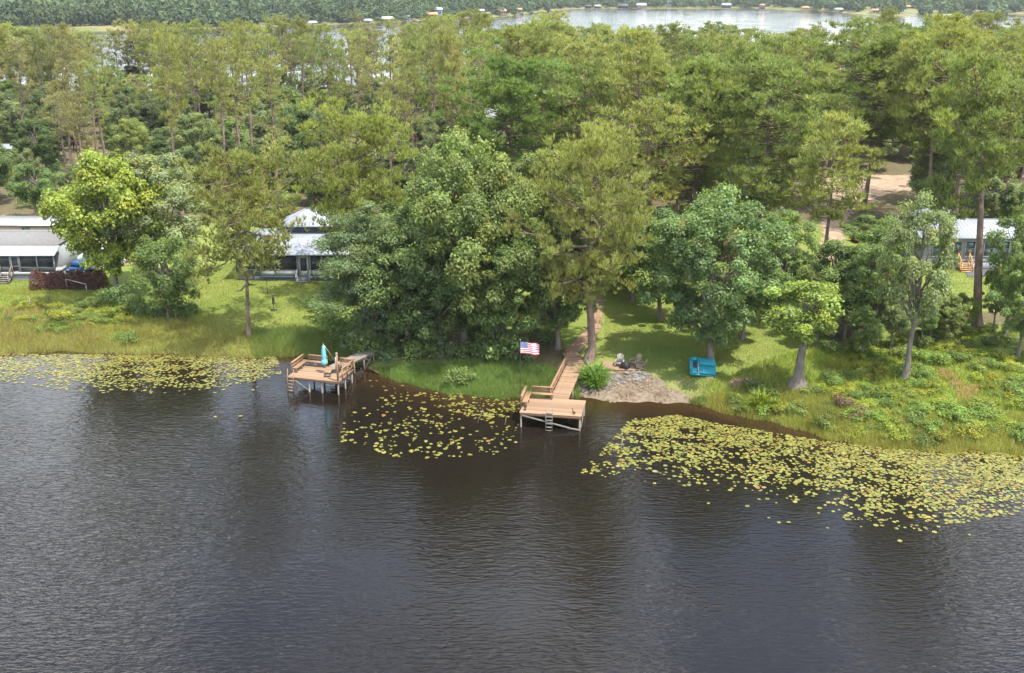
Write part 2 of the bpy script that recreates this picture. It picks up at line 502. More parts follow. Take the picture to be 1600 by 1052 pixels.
# ------------------------------------------------------------------ water
def lake(name, xs, ys_, label):
    X, Y = np.meshgrid(xs, ys_)
    k = np.arange(len(ys_) - 1)[:, None] * len(xs) + np.arange(len(xs) - 1)[None, :]
    q = np.stack([k, k + 1, k + 1 + len(xs), k + len(xs)], -1).reshape(-1, 4)
    dep = -zg(X, Y)
    shallow = np.exp(-np.clip(dep, 0, 9) / 0.8)
    d = shore(X) - Y
    calm = np.exp(-np.clip(d, 0, 200) / 17.0) if name == 'lake' and ys_[0] < 0 else np.full(X.shape, 0.35)
    o = mesh_obj(name, np_mesh(name, np.stack([X, Y, 0 * X], -1), quads=q, smooth=True, attrs={'shallow': shallow.ravel(), 'calm': calm.ravel()}), WATER)
    return tag(o, label, None, None, 'structure')
WATER, n, l, b, out = nmat('lake_water')
geo = n.new('ShaderNodeNewGeometry')
mp = N(n, 'ShaderNodeMapping'); mp.inputs['Scale'].default_value = (0.32, 1.0, 1.0); mp.inputs['Rotation'].default_value = (0, 0, math.radians(7))
l.new(geo.outputs['Position'], mp.inputs[0])
w1 = noise(4.4, 2, 0.5, mp.outputs[0]); w1.node.inputs['Distortion'].default_value = 0.5
mp2 = N(n, 'ShaderNodeMapping'); mp2.inputs['Scale'].default_value = (0.5, 1.0, 1.0); mp2.inputs['Rotation'].default_value = (0, 0, math.radians(-16))
l.new(geo.outputs['Position'], mp2.inputs[0])
w2 = noise(1.3, 2, 0.5, mp2.outputs[0])
gust = rng_(noise(0.04, 3, 0.5), 0.38, 0.60, 0.25, 1.4)
hh = madd(w1, 1.0, madd(w2, 0.8, 0.0))
st = rng_(attr('calm'), 0.0, 1.0, 1.0, 0.05)
am = n.new('ShaderNodeMath'); am.operation = 'MULTIPLY'; l.new(gust, am.inputs[0]); l.new(st, am.inputs[1])
bp = N(n, 'ShaderNodeBump', Distance=0.068)
l.new(am.outputs[0], bp.inputs['Strength']); l.new(hh, bp.inputs['Height'])
l.new(bp.outputs[0], b.inputs['Normal'])
c = mixc(attr('shallow'), (0.0075, 0.0066, 0.0052), (0.036, 0.019, 0.0075))
l.new(c, b.inputs['Base Color'])
b.inputs['Roughness'].default_value = 0.04
b.inputs['IOR'].default_value = 1.36
b.inputs['Specular IOR Level'].default_value = 0.58
lake('lake', np.concatenate([-np.geomspace(3500, 122, 14), np.arange(-120, 121, 1.2), np.geomspace(122, 3500, 14)]),
     np.concatenate([np.linspace(-650, 20, 12), np.arange(30, 130, 0.9), [140, 170]]), 'dark rippled lake in front of the docks')
lake('lake', np.concatenate([-np.geomspace(3500, 20, 40), np.geomspace(20, 3500, 40)]), np.linspace(170, 2500, 80), 'pale far lake seen beyond the pines')

# ------------------------------------------------------------------ plant builders
def unit(v): return v / (np.linalg.norm(v, axis=-1, keepdims=True) + 1e-9)

def rhombs(c, nrm, L, W, rs):
    """leaf-shaped four-cornered faces at c, facing nrm"""
    k = len(c)
    r = unit(rs.normal(0, 1, (k, 3)))
    t = unit(np.cross(nrm, r)); s = np.cross(nrm, t)
    L = np.broadcast_to(L, (k,))[:, None] * 0.5; W = np.broadcast_to(W, (k,))[:, None] * 0.5
    v = np.stack([c - t * L, c + s * W + nrm * W * 0.35, c + t * L, c - s * W + nrm * W * 0.35], 1)
    q = np.arange(4 * k).reshape(k, 4)
    return v.reshape(-1, 3), q

def blades(c, d, L, W, rs):
    k = len(c)
    s = unit(np.cross(d, unit(rs.normal(0, 1, (k, 3)))))
    L = np.broadcast_to(L, (k,))[:, None]; W = np.broadcast_to(W, (k,))[:, None] * 0.5
    v = np.stack([c - s * W, c + s * W, c + d * L], 1)
    return v.reshape(-1, 3), np.arange(3 * k).reshape(k, 3)

def curve3(a, b_, sag, k, rs, wob=0.0):
    t = np.linspace(0, 1, k)[:, None]
    p = a + (b_ - a) * t
    p[:, 2] += sag * 4 * (t * (1 - t))[:, 0]
    if wob: p[1:-1] += rs.normal(0, wob, (k - 2, 3))
    return p

def pine(seed, H=22.0, base=0.5, R=3.2, limbs=40, tufts=9, per=8, L=0.42, W=0.06, top_flat=0.5, lean=(0, 0), dead=8, droop=0.0, pads=4, rf=1.0, spread=0.38):
    """trunk mesh (with limbs) and crown mesh (needle tufts in pads at the limb ends)"""
    rs = np.random.default_rng(seed)
    k = 14
    t = np.linspace(0, 1, k)
    tr = np.stack([lean[0] * t**1.3 + 0.25 * np.sin(t * 5 + seed), lean[1] * t**1.3 + 0.25 * np.cos(t * 4 + seed * 2) - 0.25, H * 0.97 * t], -1)
    tr[0, :2] = 0
    r0 = 0.0105 * H * rf
    rad = r0 * (1 - 0.86 * t) + r0 * 0.45 * np.exp(-t * 35)
    V, Q = [], []; off = 0
    v, q = tube(tr, rad, 9); V.append(v); Q.append(q); off += len(v)
    def on_trunk(h): return np.array([np.interp(h, tr[:, 2], tr[:, i]) for i in range(3)])
    C, D, TI, HU = [], [], [], []
    ga = rs.uniform(0, 6.28)
    for i in range(limbs + dead):
        isdead = i >= limbs
        if isdead: u = rs.uniform(base - 0.18, base + 0.1)
        else: u = base + (1 - base) * ((i + rs.uniform(0, 1)) / limbs)
        w = (u - base) / (1 - base)
        a0 = on_trunk(H * 0.97 * min(u, 0.99))
        ga += 2.4 + rs.normal(0, 0.4)
        if not isdead and rs.uniform() < 0.22 - 0.2 * w: continue
        env = float(np.interp(w, [0, .2, .5, .8, 1], [.5, .85, 1, .72 + .15 * top_flat, .26 + .2 * top_flat]))
        lobe = 1 + .28 * math.sin(2 * ga + seed) + .18 * math.sin(3 * ga + 2.1 * seed + 4 * w)
        ln = R * env * lobe * rs.uniform(0.62, 1.1) * (0.55 if isdead else 1)
        up = (-0.05 + 0.85 * max(0, w)) * ln * rs.uniform(0.6, 1.1) - droop * ln
        e = a0 + np.array([math.cos(ga) * ln, math.sin(ga) * ln, up])
        cv = curve3(a0, e, -0.08 * ln, 5, rs, 0.05 * ln)
        v, q = tube(cv, np.linspace(0.026 * R * (1.15 - 0.6 * max(0, w)), 0.012, 5), 4); V.append(v); Q.append(q + off); off += len(v)
        if isdead: continue
        npad = max(2, int(round(pads * (0.6 + 0.6 * ln / R))))
        tint0 = rs.uniform(0.25, 0.75); hue0 = rs.beta(1.2, 3)
        for j in range(npad):
            f = 1.0 if j == 0 else rs.uniform(0.5, 1.02)
            p = cv[0] + (cv[-1] - cv[0]) * f
            p = p + rs.normal(0, 0.20 * ln * (0.2 if j == 0 else 1), 3) * np.array([1, 1, 0.9]) + np.array([0, 0, 0.2 * ln * rs.uniform(-0.6, 1)])
            if j:
                b0 = cv[0] + (cv[-1] - cv[0]) * max(0.2, f - 0.25)
                v, q = tube(curve3(b0, p, 0, 3, rs), [0.028, 0.02, 0.01], 3); V.append(v); Q.append(q + off); off += len(v)
            kk = int(tufts * rs.uniform(0.6, 1.35))
            pr = rs.uniform(0.42, 0.75)
            cc = p + rs.normal(0, 0.5, (kk, 3)) * np.array([pr, pr, pr * 0.7]) + np.array([0, 0, 0.1])
            out_d = unit(cc - (p - np.array([0, 0, 0.6])) + rs.normal(0, 0.15, (kk, 3)))
            out_d = unit(out_d + np.array([0, 0, 0.9 - 1.9 * droop]))
            for m_ in range(per):
                C.append(cc); D.append(unit(out_d + rs.normal(0, spread, (kk, 3))))
                TI.append(np.clip(np.full(kk, tint0) + rs.normal(0, 0.16, kk), 0, 1)); HU.append(np.clip(np.full(kk, hue0) + rs.normal(0, 0.12, kk), 0, 1))
    C = np.concatenate(C); D = np.concatenate(D); TI = np.concatenate(TI); HU = np.concatenate(HU)
    v, tq = blades(C, D, rs.uniform(0.75, 1.2, len(C)) * L, W, rs)
    crown = np_mesh('crown', v, tris=tq, attrs={'tint': np.repeat(TI, 3), 'hue': np.repeat(HU, 3)})
    trunk = np_mesh('trunk', np.concatenate(V), quads=np.concatenate(Q), smooth=True)
    return trunk, crown, H, 2 * R

def broadleaf(seed, H=13.0, R=4.5, low=0.2, clumps=80, leaves=300, cr=(0.8, 1.4), L=0.30, W=0.19, flat=0.72, stems=1, shape=1.0, limbs=26, droop=0.0, trunk_r=None, flare=0.5, gap=0.0):
    """short-trunked tree: limbs run to leaf clumps spread through an egg-shaped crown"""
    rs = np.random.default_rng(seed)
    z0 = H * low
    cz = (z0 + H) / 2; hz = (H - z0) / 2
    # lumpy crown outline
    ph = rs.uniform(0, 6.28, 6)
    cen = []
    tries = 0
    while len(cen) < clumps and tries < 20000:
        tries += 1
        d = unit(rs.normal(0, 1, 3))
        rr = rs.uniform(0.35, 1.0) ** 0.55
        lum = 1 + 0.18 * math.sin(3 * math.atan2(d[1], d[0]) + ph[0] + 2 * d[2]) + 0.13 * math.sin(5 * math.atan2(d[1], d[0]) + ph[1] - 4 * d[2]) + 0.1 * math.sin(6 * d[2] + ph[2])
        wz = d[2] * rr
        taper = 1 - 0.32 * shape * max(0, wz) ** 1.5 - 0.12 * max(0, -wz)
        p = np.array([d[0] * rr * R * lum * taper, d[1] * rr * R * lum * taper, cz + wz * hz])
        if cen and min(np.linalg.norm((p - c_) * np.array([1, 1, 1.2])) for c_ in cen) < 0.62 * cr[0]: continue
        cen.append(p)
    cen = np.array(cen)
    V, Q = [], []; off = 0
    r0 = trunk_r or 0.022 * H
    fork = np.array([rs.normal(0, 0.2), rs.normal(0, 0.2), z0 + 0.18 * (H - z0)])
    for s_ in range(stems):
        a = np.array([0, 0, -0.15]) if stems == 1 else np.array([rs.normal(0, 0.5), rs.normal(0, 0.5), -0.15])
        top = np.array([rs.normal(0, 0.12 * R), rs.normal(0, 0.12 * R), H * 0.86]) * (1 if stems == 1 else np.array([2.5, 2.5, rs.uniform(0.7, 1)]))
        pts = np.concatenate([curve3(a, fork if stems == 1 else a + (top - a) * 0.3, 0, 5, rs, 0.04), curve3(fork if stems == 1 else a + (top - a) * 0.3, top, 0, 7, rs, 0.12)[1:]])
        t = np.linspace(0, 1, len(pts))
        v, q = tube(pts, r0 / stems ** 0.5 * ((1 - 0.9 * t) + flare * np.exp(-t * 22)), 10); V.append(v); Q.append(q + off); off += len(v)
        spine = pts
    order = rs.permutation(len(cen))[:limbs]
    for j in order:
        e = cen[j]
        hstart = z0 * 0.85 + (e[2] - z0) * rs.uniform(0.2, 0.6)
        a0 = np.array([np.interp(hstart, spine[:, 2], spine[:, i]) for i in range(3)])
        ln = np.linalg.norm(e - a0)
        v, q = tube(curve3(a0, e, 0.05 * ln, 6, rs, 0.03 * ln), np.linspace(min(0.14, 0.03 * ln + 0.03), 0.015, 6), 5); V.append(v); Q.append(q + off); off += len(v)
    LV, LQ, TI, HU = [], [], [], []; lo = 0
    for p in cen:
        kk = int(leaves * rs.uniform(0.65, 1.3))
        r = rs.uniform(*cr)
        d = unit(rs.normal(0, 1, (kk, 3)) + np.array([0, 0, 0.35]))
        rad = r * (rs.uniform(0.12, 1.0, kk) ** 0.5 + rs.normal(0, .1, kk))
        lob = 1 + 0.25 * np.sin(4 * np.arctan2(d[:, 1], d[:, 0]) + p[0] * 3) * np.cos(3 * d[:, 2] + p[1])
        c_ = p + d * (rad * lob)[:, None] * np.array([1, 1, flat])
        if droop: c_[:, 2] -= droop * np.hypot(c_[:, 0] - p[0], c_[:, 1] - p[1]) ** 1.5
        nn = unit(d * 0.7 + np.array([0, 0, 0.45]) + rs.normal(0, 0.42, (kk, 3)))
        v, q = rhombs(c_, nn, L * rs.uniform(0.7, 1.25, kk), W * rs.uniform(0.7, 1.25, kk), rs)
        LV.append(v); LQ.append(q + lo); lo += len(v)
        t0 = rs.uniform(0.2, 0.8); h0 = rs.beta(1.1, 3.5)
        TI.append(np.repeat(np.clip(t0 + rs.normal(0, 0.2, kk), 0, 1), 4)); HU.append(np.repeat(np.clip(h0 + rs.normal(0, 0.12, kk), 0, 1), 4))
    crown = np_mesh('crown', np.concatenate(LV), quads=np.concatenate(LQ), attrs={'tint': np.concatenate(TI), 'hue': np.concatenate(HU)})
    trunk = np_mesh('trunk', np.concatenate(V), quads=np.concatenate(Q), smooth=True)
    return trunk, crown, H, 2 * R

def set_mat(proto, bark, leafm):
    proto[0].materials.append(bark); proto[1].materials.append(leafm)
    return proto

def tree(name, proto, base, H, width, color, label, group=None, rz=0.0, cat='tree'):
    root = empty(name, base, rz, label, cat, group)
    sz = H / proto[2]; sx = width / proto[3]
    root.scale = (sx, sx, sz)
    mesh_obj('trunk', proto[0], None, root)
    cr_ = mesh_obj('crown', proto[1], None, root)
    cr_.color = (*color, 1)
    return root

PN = [set_mat(p, BARK, NEEDLE) for p in (
    pine(11, 22, 0.48, 3.3, 44, 11, 6, L=.6, W=.11), pine(12, 23, 0.56, 3.0, 38, 11, 6, L=.6, W=.11, dead=14), pine(13, 21, 0.40, 3.4, 48, 11, 6, L=.6, W=.11, top_flat=0.2),
    pine(14, 24, 0.56, 3.6, 40, 12, 6, L=.6, W=.11, top_flat=0.9, dead=12), pine(15, 20, 0.5, 2.6, 34, 11, 6, L=.6, W=.11, top_flat=0.1, dead=16), pine(16, 22, 0.36, 3.6, 50, 11, 6, L=.6, W=.11, dead=10),
    pine(17, 22, 0.6, 2.7, 28, 11, 6, L=.6, W=.11, lean=(1.4, 0.5), dead=16), pine(18, 23, 0.58, 3.8, 36, 11, 6, L=.6, W=.11, top_flat=1, dead=12),
    pine(19, 21, 0.5, 3.0, 40, 10, 6, L=.6, W=.11, top_flat=.6, lean=(-.9, .6), dead=14), pine(20, 20, 0.42, 3.5, 44, 11, 6, L=.6, W=.11, top_flat=.7, dead=10),
    pine(10, 24, 0.58, 3.7, 42, 12, 6, L=.6, W=.11, top_flat=0.8, lean=(-3.2, 0.3), dead=8, rf=1.5),
    pine(41, 23, 0.52, 2.7, 30, 9, 6, L=.55, W=.1, top_flat=.8, dead=26, pads=3, rf=1.15), pine(42, 22, 0.48, 2.9, 30, 9, 6, L=.55, W=.1, top_flat=.5, dead=28, pads=3, lean=(1.0, .3), rf=1.15),
    pine(43, 24, 0.6, 3.1, 28, 10, 6, L=.55, W=.1, top_flat=1, dead=24, pads=3, rf=1.15), pine(44, 21, 0.45, 2.5, 32, 9, 6, L=.55, W=.1, top_flat=.6, dead=26, pads=3, lean=(-.8, .4), rf=1.15))]
PNEAR = [set_mat(p, BARK, NEEDLE) for p in (
    pine(21, 17, 0.36, 5.0, 60, 20, 7, L=0.46, W=0.08, top_flat=0.7, pads=6, rf=2.1), pine(22, 15, 0.46, 4.2, 42, 13, 7, L=0.5, W=0.08, droop=0.32, lean=(-0.6, 0.3), pads=6),
    pine(23, 21, 0.45, 5.2, 66, 19, 7, L=0.52, W=0.09, top_flat=0.4, pads=6), pine(24, 22, 0.3, 5.4, 70, 19, 7, L=0.54, W=0.09, top_flat=0.15, pads=6))]
BL = [set_mat(p, BARKG, LEAF) for p in (
    broadleaf(31, 14, 5.2, 0.12, 190, 370, (.4, 1.2), .235, .15), broadleaf(32, 13, 4.2, 0.2, 145, 340, (.4, 1.1), .235, .15), broadleaf(33, 12, 3.6, 0.15, 115, 330, (.35, 1.05), .235, .15), broadleaf(34, 10, 3.2, 0.25, 62, 400, (0.45, 1.05), .23, .145, shape=0.6))]
BIGLEAF = set_mat(broadleaf(35, 13, 5.2, 0.16, 120, 330, (0.6, 1.4), 0.33, 0.25), BARKG, LEAF)
LOOSE = set_mat(broadleaf(36, 13, 4.0, 0.3, 70, 330, (0.4, 1.05), 0.24, 0.15), BARKG, LEAF)
CYP = set_mat(broadleaf(37, 13, 3.8, 0.1, 125, 430, (0.6, 1.3), 0.26, 0.075, 0.42, shape=1.6, limbs=50, flare=1.6), BARKG, LEAF)
CYP2 = set_mat(broadleaf(38, 9.5, 2.4, 0.42, 44, 260, (0.5, 0.95), 0.26, 0.15, 0.7, shape=0.5, trunk_r=0.36, flare=1.7), BARKG, LEAF)
WILLOW = set_mat(broadleaf(39, 8, 3.1, 0.16, 66, 270, (0.5, 0.95), 0.30, 0.10, 0.8, stems=3, shape=0.8, droop=0.35, trunk_r=0.2), BARKG, LEAF)

def shrub_mesh(seed, R=0.8, H=0.9, leaves=900, L=0.13, W=0.075, spiky=False):
    rs = np.random.default_rng(seed)
    if spiky:
        k = leaves
        c_ = rs.normal(0, 0.18 * R, (k, 3)) * np.array([1, 1, 0.1]); c_[:, 2] = np.abs(c_[:, 2])
        th = rs.uniform(0, 6.28, k); el = rs.uniform(0.35, 1.5, k)
        d = np.stack([np.cos(th) * np.cos(el), np.sin(th) * np.cos(el), np.sin(el)], -1)
        L_ = H * rs.uniform(0.6, 1.1, k); s = unit(np.cross(d, [0, 0, 1.0])) * W / 2
        mid = c_ + d * L_[:, None] * 0.6; tip = mid + unit(d * np.array([1.5, 1.5, 0.2])) * (L_ * 0.45)[:, None]
        v = np.stack([c_ - s * .6, c_ + s * .6, mid + s, mid - s, tip], 1).reshape(-1, 3)
        i = np.arange(k)[:, None] * 5
        me = np_mesh('leaves', v, tris=i + np.array([[3, 2, 4]]), quads=i + np.array([[0, 1, 2, 3]]), attrs={'tint': np.repeat(rs.uniform(0, 1, k), 5), 'hue': np.repeat(rs.beta(1, 4, k), 5)})
    else:
        m_ = 9
        cs = np.stack([rs.normal(0, 0.42 * R, m_), rs.normal(0, 0.42 * R, m_), rs.uniform(0.25, 0.7, m_) * H], -1)
        VV, QQ, TI, HU = [], [], [], []; o = 0
        for p in cs:
            kk = leaves // m_
            d = unit(rs.normal(0, 1, (kk, 3)) + np.array([0, 0, 0.5]))
            c_ = p + d * (0.45 * R * rs.uniform(0.5, 1.1, kk))[:, None] * np.array([1, 1, 0.85])
            c_[:, 2] = np.maximum(c_[:, 2], 0.03)
            v, q = rhombs(c_, unit(d * 0.6 + [0, 0, 0.5] + rs.normal(0, 0.45, (kk, 3))), L * rs.uniform(.7, 1.3, kk), W * rs.uniform(.7, 1.3, kk), rs)
            VV.append(v); QQ.append(q + o); o += len(v)
            TI.append(np.repeat(np.clip(rs.uniform(.2, .8) + rs.normal(0, .2, kk), 0, 1), 4)); HU.append(np.repeat(np.clip(rs.beta(1, 3) + rs.normal(0, .1, kk), 0, 1), 4))
        me = np_mesh('leaves', np.concatenate(VV), quads=np.concatenate(QQ), attrs={'tint': np.concatenate(TI), 'hue': np.concatenate(HU)})
    me.materials.append(LEAF)
    return me
SH = [shrub_mesh(51), shrub_mesh(52, 0.8, 1.1, 900), shrub_mesh(53, 0.9, 0.75, 1000), shrub_mesh(54, 0.8, 1.3, 800, 0.18, 0.085)]
SPIKY = [shrub_mesh(55, 0.6, 1.0, 170, 0, 0.05, True), shrub_mesh(56, 0.8, 1.4, 220, 0, 0.07, True)]
def shrub(name, me, base, s, color, label, group=None, sz=None, cat='shrub'):
    o = bpy.data.objects.new(name, me); link(o)
    o.location = (float(base[0]), float(base[1]), float(base[2]) - 0.03); o.rotation_euler = (0, 0, random.uniform(0, 6.28))
    o.scale = (s, s, sz or s * random.uniform(0.8, 1.15)); o.color = (*color, 1)
    return tag(o, label, cat, group)
# ------------------------------------------------------------------ docks
UNIT = np_mesh('plank', *(lambda m_: (np.concatenate(m_.v), None, np.concatenate(m_.q)))(MB().box((-.5, -.5, -.5), (.5, .5, .5))))
UNIT.materials.append(WOOD)
UNITG = UNIT.copy(); UNITG.materials.clear(); UNITG.materials.append(WOODG)
def piece(name, me, parent, ctr, size, rz):
    o = bpy.data.objects.new(name, me); link(o, parent)
    o.location = Vector([float(v) for v in ctr]) - world_loc(parent)
    o.scale = size; o.rotation_euler = (0, 0, rz)
    return o

def frame(o, u):
    u = np.array([u[0], u[1], 0.0]); u /= np.linalg.norm(u)
    v = np.array([-u[1], u[0], 0.0])
    return (lambda a, b_, c_=0.0: o + u * a + v * b_ + np.array([0, 0, c_])), u, v

def deck_planks(parent, F, u, w, d, z, me=UNIT):
    k = int(d / 0.148); st = d / k
    for i in range(k):
        piece('plank', me, parent, F(w / 2, st * (i + 0.5), z - 0.02) + u * random.uniform(-.012, .012), (w + 0.04, st - 0.012, 0.04), math.atan2(u[1], u[0]))

def walk(parent, a, b_, w, z0, z1, me=UNIT, a_trim=0.0):
    """cross-planked walkway from a to b (plan), stringers underneath"""
    a = np.array([a[0], a[1], 0.0]); b_ = np.array([b_[0], b_[1], 0.0])
    d = b_ - a; ln = np.linalg.norm(d); d /= ln; ang = math.atan2(d[1], d[0])
    k = int(ln / 0.15); st = ln / k
    for i in range(k):
        t = (i + 0.5) / k
        p = a + d * (st * (i + 0.5)); p[2] = z0 + (z1 - z0) * t - 0.02
        piece('plank', me, parent, p, (st - 0.014, w + random.uniform(-.02, .02), 0.04), ang)
    s = np.array([-d[1], d[0], 0.0])
    mb = MB()
    for sg in (-1, 1):
        q0 = a + s * sg * (w / 2 - 0.08); q1 = b_ + s * sg * (w / 2 - 0.08)
        mb.beam(q0 + [0, 0, z0 - 0.15], q1 + [0, 0, z1 - 0.15], 0.05, 0.2)
    return mb.build('stringer', WOODG, parent)

def posts(parent, pts, ztop, name='piling', r=0.07, mat=None, square=False):
    for p in pts:
        zb = float(zg(p[0], p[1])) - 0.3
        mb = MB()
        if square: mb.box((p[0] - r, p[1] - r, zb), (p[0] + r, p[1] + r, ztop))
        else: mb.tube([(p[0], p[1], zb), (p[0] + random.uniform(-.02, .02), p[1], ztop)], [r * 1.08, r], 8)
        mb.build(name, mat or PILE, parent)

def bench(parent, F, a, b_, inward, seat_z=0.45, back=0.95, d=0.42):
    """bench from local a to b with a backrest rail outside it; inward = local direction of the deck"""
    A = np.array(a, float); B = np.array(b_, float); I = np.array(inward, float)
    root = MB()
    for j in range(3):
        o = I * (0.07 + j * 0.15)
        root.beam(F(*(A + o), seat_z), F(*(B + o), seat_z), 0.135, 0.04)
    be = root.build('bench', WOODR, parent)
    ln = np.linalg.norm(B - A); k = max(2, int(ln / 0.9) + 1)
    bk = MB()
    for zz in (0.62, 0.78): bk.beam(F(*(A - I * 0.04), zz), F(*(B - I * 0.04), zz), 0.035, 0.13)
    bk.build('backrest', WOODR, be)
    cp_ = MB(); cp_.beam(F(*(A - I * 0.05), back), F(*(B - I * 0.05), back), 0.2, 0.045); cp_.build('cap_rail', WOODR, be)
    for i in range(k):
        q = A + (B - A) * (0.03 + 0.94 * i / (k - 1))
        lg = MB()
        lg.beam(F(*(q - I * 0.09), -0.2), F(*(q - I * 0.09), back - 0.02), 0.085, 0.085)
        lg.beam(F(*(q + I * (d - 0.06)), 0.0), F(*(q + I * (d - 0.06)), seat_z - 0.02), 0.085, 0.085)
        lg.beam(F(*(q - I * 0.06), seat_z - 0.07), F(*(q + I * (d - 0.02)), seat_z - 0.07), 0.04, 0.1)
        lg.build('leg', WOODR, be)
    return be

def ladder(parent, F, x, w, ztop, zbot, depth=-0.1, mat=None, out=0.25):
    mat = mat or PILE
    la = MB(); 
    for sx in (0, 1): la.beam(F(x + sx * w, depth - out * 1.0, zbot), F(x + sx * w, depth + 0.05, ztop), 0.06, 0.06)
    lo = la.build('ladder', mat, parent)
    k = int((0.0 - zbot) / 0.29)
    for i in range(k + 1):
        zz = zbot + 0.15 + i * 0.29
        t = (zz - zbot) / (ztop - zbot)
        yy = depth - out * (1 - t) + 0.05 * t
        r = MB(); r.beam(F(x, yy, zz), F(x + w, yy, zz), 0.05, 0.10); r.build('rung', mat, lo)

# the dock with the boardwalk
DZ = 1.32
a = P(812, 644.5, DZ); b2 = P(908.6, 651, DZ)
dock = empty('dock', (a[0], a[1], 0), 0, 'wooden dock with ladder, corner bench and zigzag boardwalk leading up to the lawn', 'dock')
F, u, v = frame(a, b2 - a)
WD, DD = 4.98, 3.45
dk = MB()
for y_ in (0.05, DD * 0.5, DD - 0.05): dk.beam(F(0.02, y_, -0.16), F(WD - 0.02, y_, -0.16), 0.05, 0.22)
for x_ in (0.03, WD - 0.03): dk.beam(F(x_, 0.08, -0.16), F(x_, DD - 0.08, -0.16), 0.05, 0.2)
deck = dk.build('deck', WOODR, dock)
deck_planks(deck, F, u, WD, DD, 0.0)
posts(dock, [F(x_, y_) for x_ in (0.1, WD - 0.1) for y_ in (0.12, DD - 0.15)] + [F(WD / 2, DD - .15)], DZ - 0.06)
for p0, p1 in ((F(0.12, 0.02, -0.25), F(WD - 0.9, 0.02, -DZ + 0.22)), (F(WD - 0.12, 0.0, -DZ + 0.12), F(WD - 1.1, 0.02, -DZ + 0.22)), (F(WD / 2, DD - .2, -0.25), F(WD - .4, DD - .2, -DZ + .35)),
               (F(0.1, 0.2, -0.25), F(0.1, DD - .3, -DZ + .3)), (F(WD - 0.02, 0.25, -DZ + 0.25), F(WD - 0.02, DD - .2, -0.25))):
    MB().beam(p0, p1, 0.045, 0.14).build('brace', PILE, dock)
ladder(dock, F, 2.15, 0.52, 0.85, -1.5, -0.09, PILE, 0.12)
bench(dock, F, (0.0, 1.1), (0.0, DD + 0.02), (1, 0))
bench(dock, F, (0.46, DD), (2.25, DD), (0, -1))
# boardwalk
w0 = P(873.5, 624, DZ); w1 = P(899.5, 567, DZ + .05); w2 = P(891.5, 550, DZ + 0.1); w3 = P(929, 515, DZ + 0.3); w4 = P(934.5, 470, DZ + 0.45)
wk = empty('walkway', (0, 0, 0)); wk.parent = dock; wk.location = (0, 0, 0)
walk(wk, w0, w1, 1.5, DZ, DZ + 0.02); walk(wk, w1, w2, 1.5, DZ + 0.03, DZ + 0.06); walk(wk, w2, w3, 1.35, DZ + 0.07, DZ + 0.4); walk(wk, w3, w4, 1.2, DZ + 0.41, DZ + 0.7)
def side_posts(parent, a_, b_, w, z0, z1, k):
    d = (b_ - a_)[:2]; ln = np.linalg.norm(d); d = d / ln; s = np.array([-d[1], d[0]])
    for i in range(k):
        t = (i + 0.5) / k
        for sg in (-1, 1):
            q = a_[:2] + d * ln * t + s * sg * (w / 2 - 0.12)
            posts(parent, [q], z0 + (z1 - z0) * t - 0.06, 'post', 0.055, WOODG, True)
side_posts(wk, w0, w1, 1.5, DZ, DZ, 4); side_posts(wk, w2, w3, 1.35, DZ, DZ + .4, 3)
d = (w1 - w0); d[2] = 0; d /= np.linalg.norm(d); s = np.array([-d[1], d[0], 0])
ra = w0 + s * 0.74 + d * 0.1; rb = w1 + s * 0.74 + d * 0.1
ra[2] = rb[2] = DZ
rl = MB(); rl.beam(ra + [0, 0, 0.97], rb + [0, 0, 0.97], 0.16, 0.045); rail = rl.build('railing', WOODR, dock)
for zz in (0.35, 0.82): MB().beam(ra + [0, 0, zz], rb + [0, 0, zz], 0.035, 0.11).build('rail', WOODR, rail)
k = 26
for i in range(k + 1):
    q = ra + (rb - ra) * (i / k)
    if i % 6 == 0: MB().beam(q + [0, 0, -0.2], q + [0, 0, 0.96], 0.09, 0.09).build('post', WOODR, rail)
    else: MB().beam(q + [0, 0, 0.1], q + [0, 0, 0.9], 0.04, 0.04).build('baluster', WOODR, rail)

# small things on the deck
def goose(base, rz, s=1.0):
    o = MB()
    bx_, by_, bz_ = base
    c_, s_ = math.cos(rz), math.sin(rz)
    def T(x_, y_, z_): return (bx_ + s * (x_ * c_ - y_ * s_), by_ + s * (x_ * s_ + y_ * c_), bz_ + s * z_)
    o.tube([T(-.26, 0, .22), T(-.14, 0, .2), T(0, 0, .18), T(.12, 0, .2), T(.17, 0, .26), T(.2, 0, .38), T(.21, 0, .48), T(.26, 0, .52), T(.33, 0, .51)], np.array([.015, .075, .1, .085, .05, .032, .03, .042, .008]) * s, 10)
    o.tube([T(-.02, .05, 0), T(-.02, .05, .15)], 0.012 * s, 5); o.tube([T(-.02, -.05, 0), T(-.02, -.05, .15)], 0.012 * s, 5)
    return o
rt = goose(F(WD - 0.62, 0.35, 0.0), 2.2, 0.85).build('bird', BLACK, None, True)
tag(rt, 'small dark bird standing on the corner of the boardwalk dock', 'bird')
# cut wooden stump of a post with a cup on the other corner
cl = empty('dock_cleat', F(0.36, 0.5, 0.0), 0, 'small dark metal cleat on the deck near the dock bench', 'cleat')
MB().tube([F(.36, .5, 0), F(.36, .5, .2), F(.36, .5, .3)], [.07, .05, .09], 8).build('base', BLACK, cl)
MB().beam(F(.26, .5, .3), F(.48, .52, .32), .06, .06).build('horn', BLACK, cl)

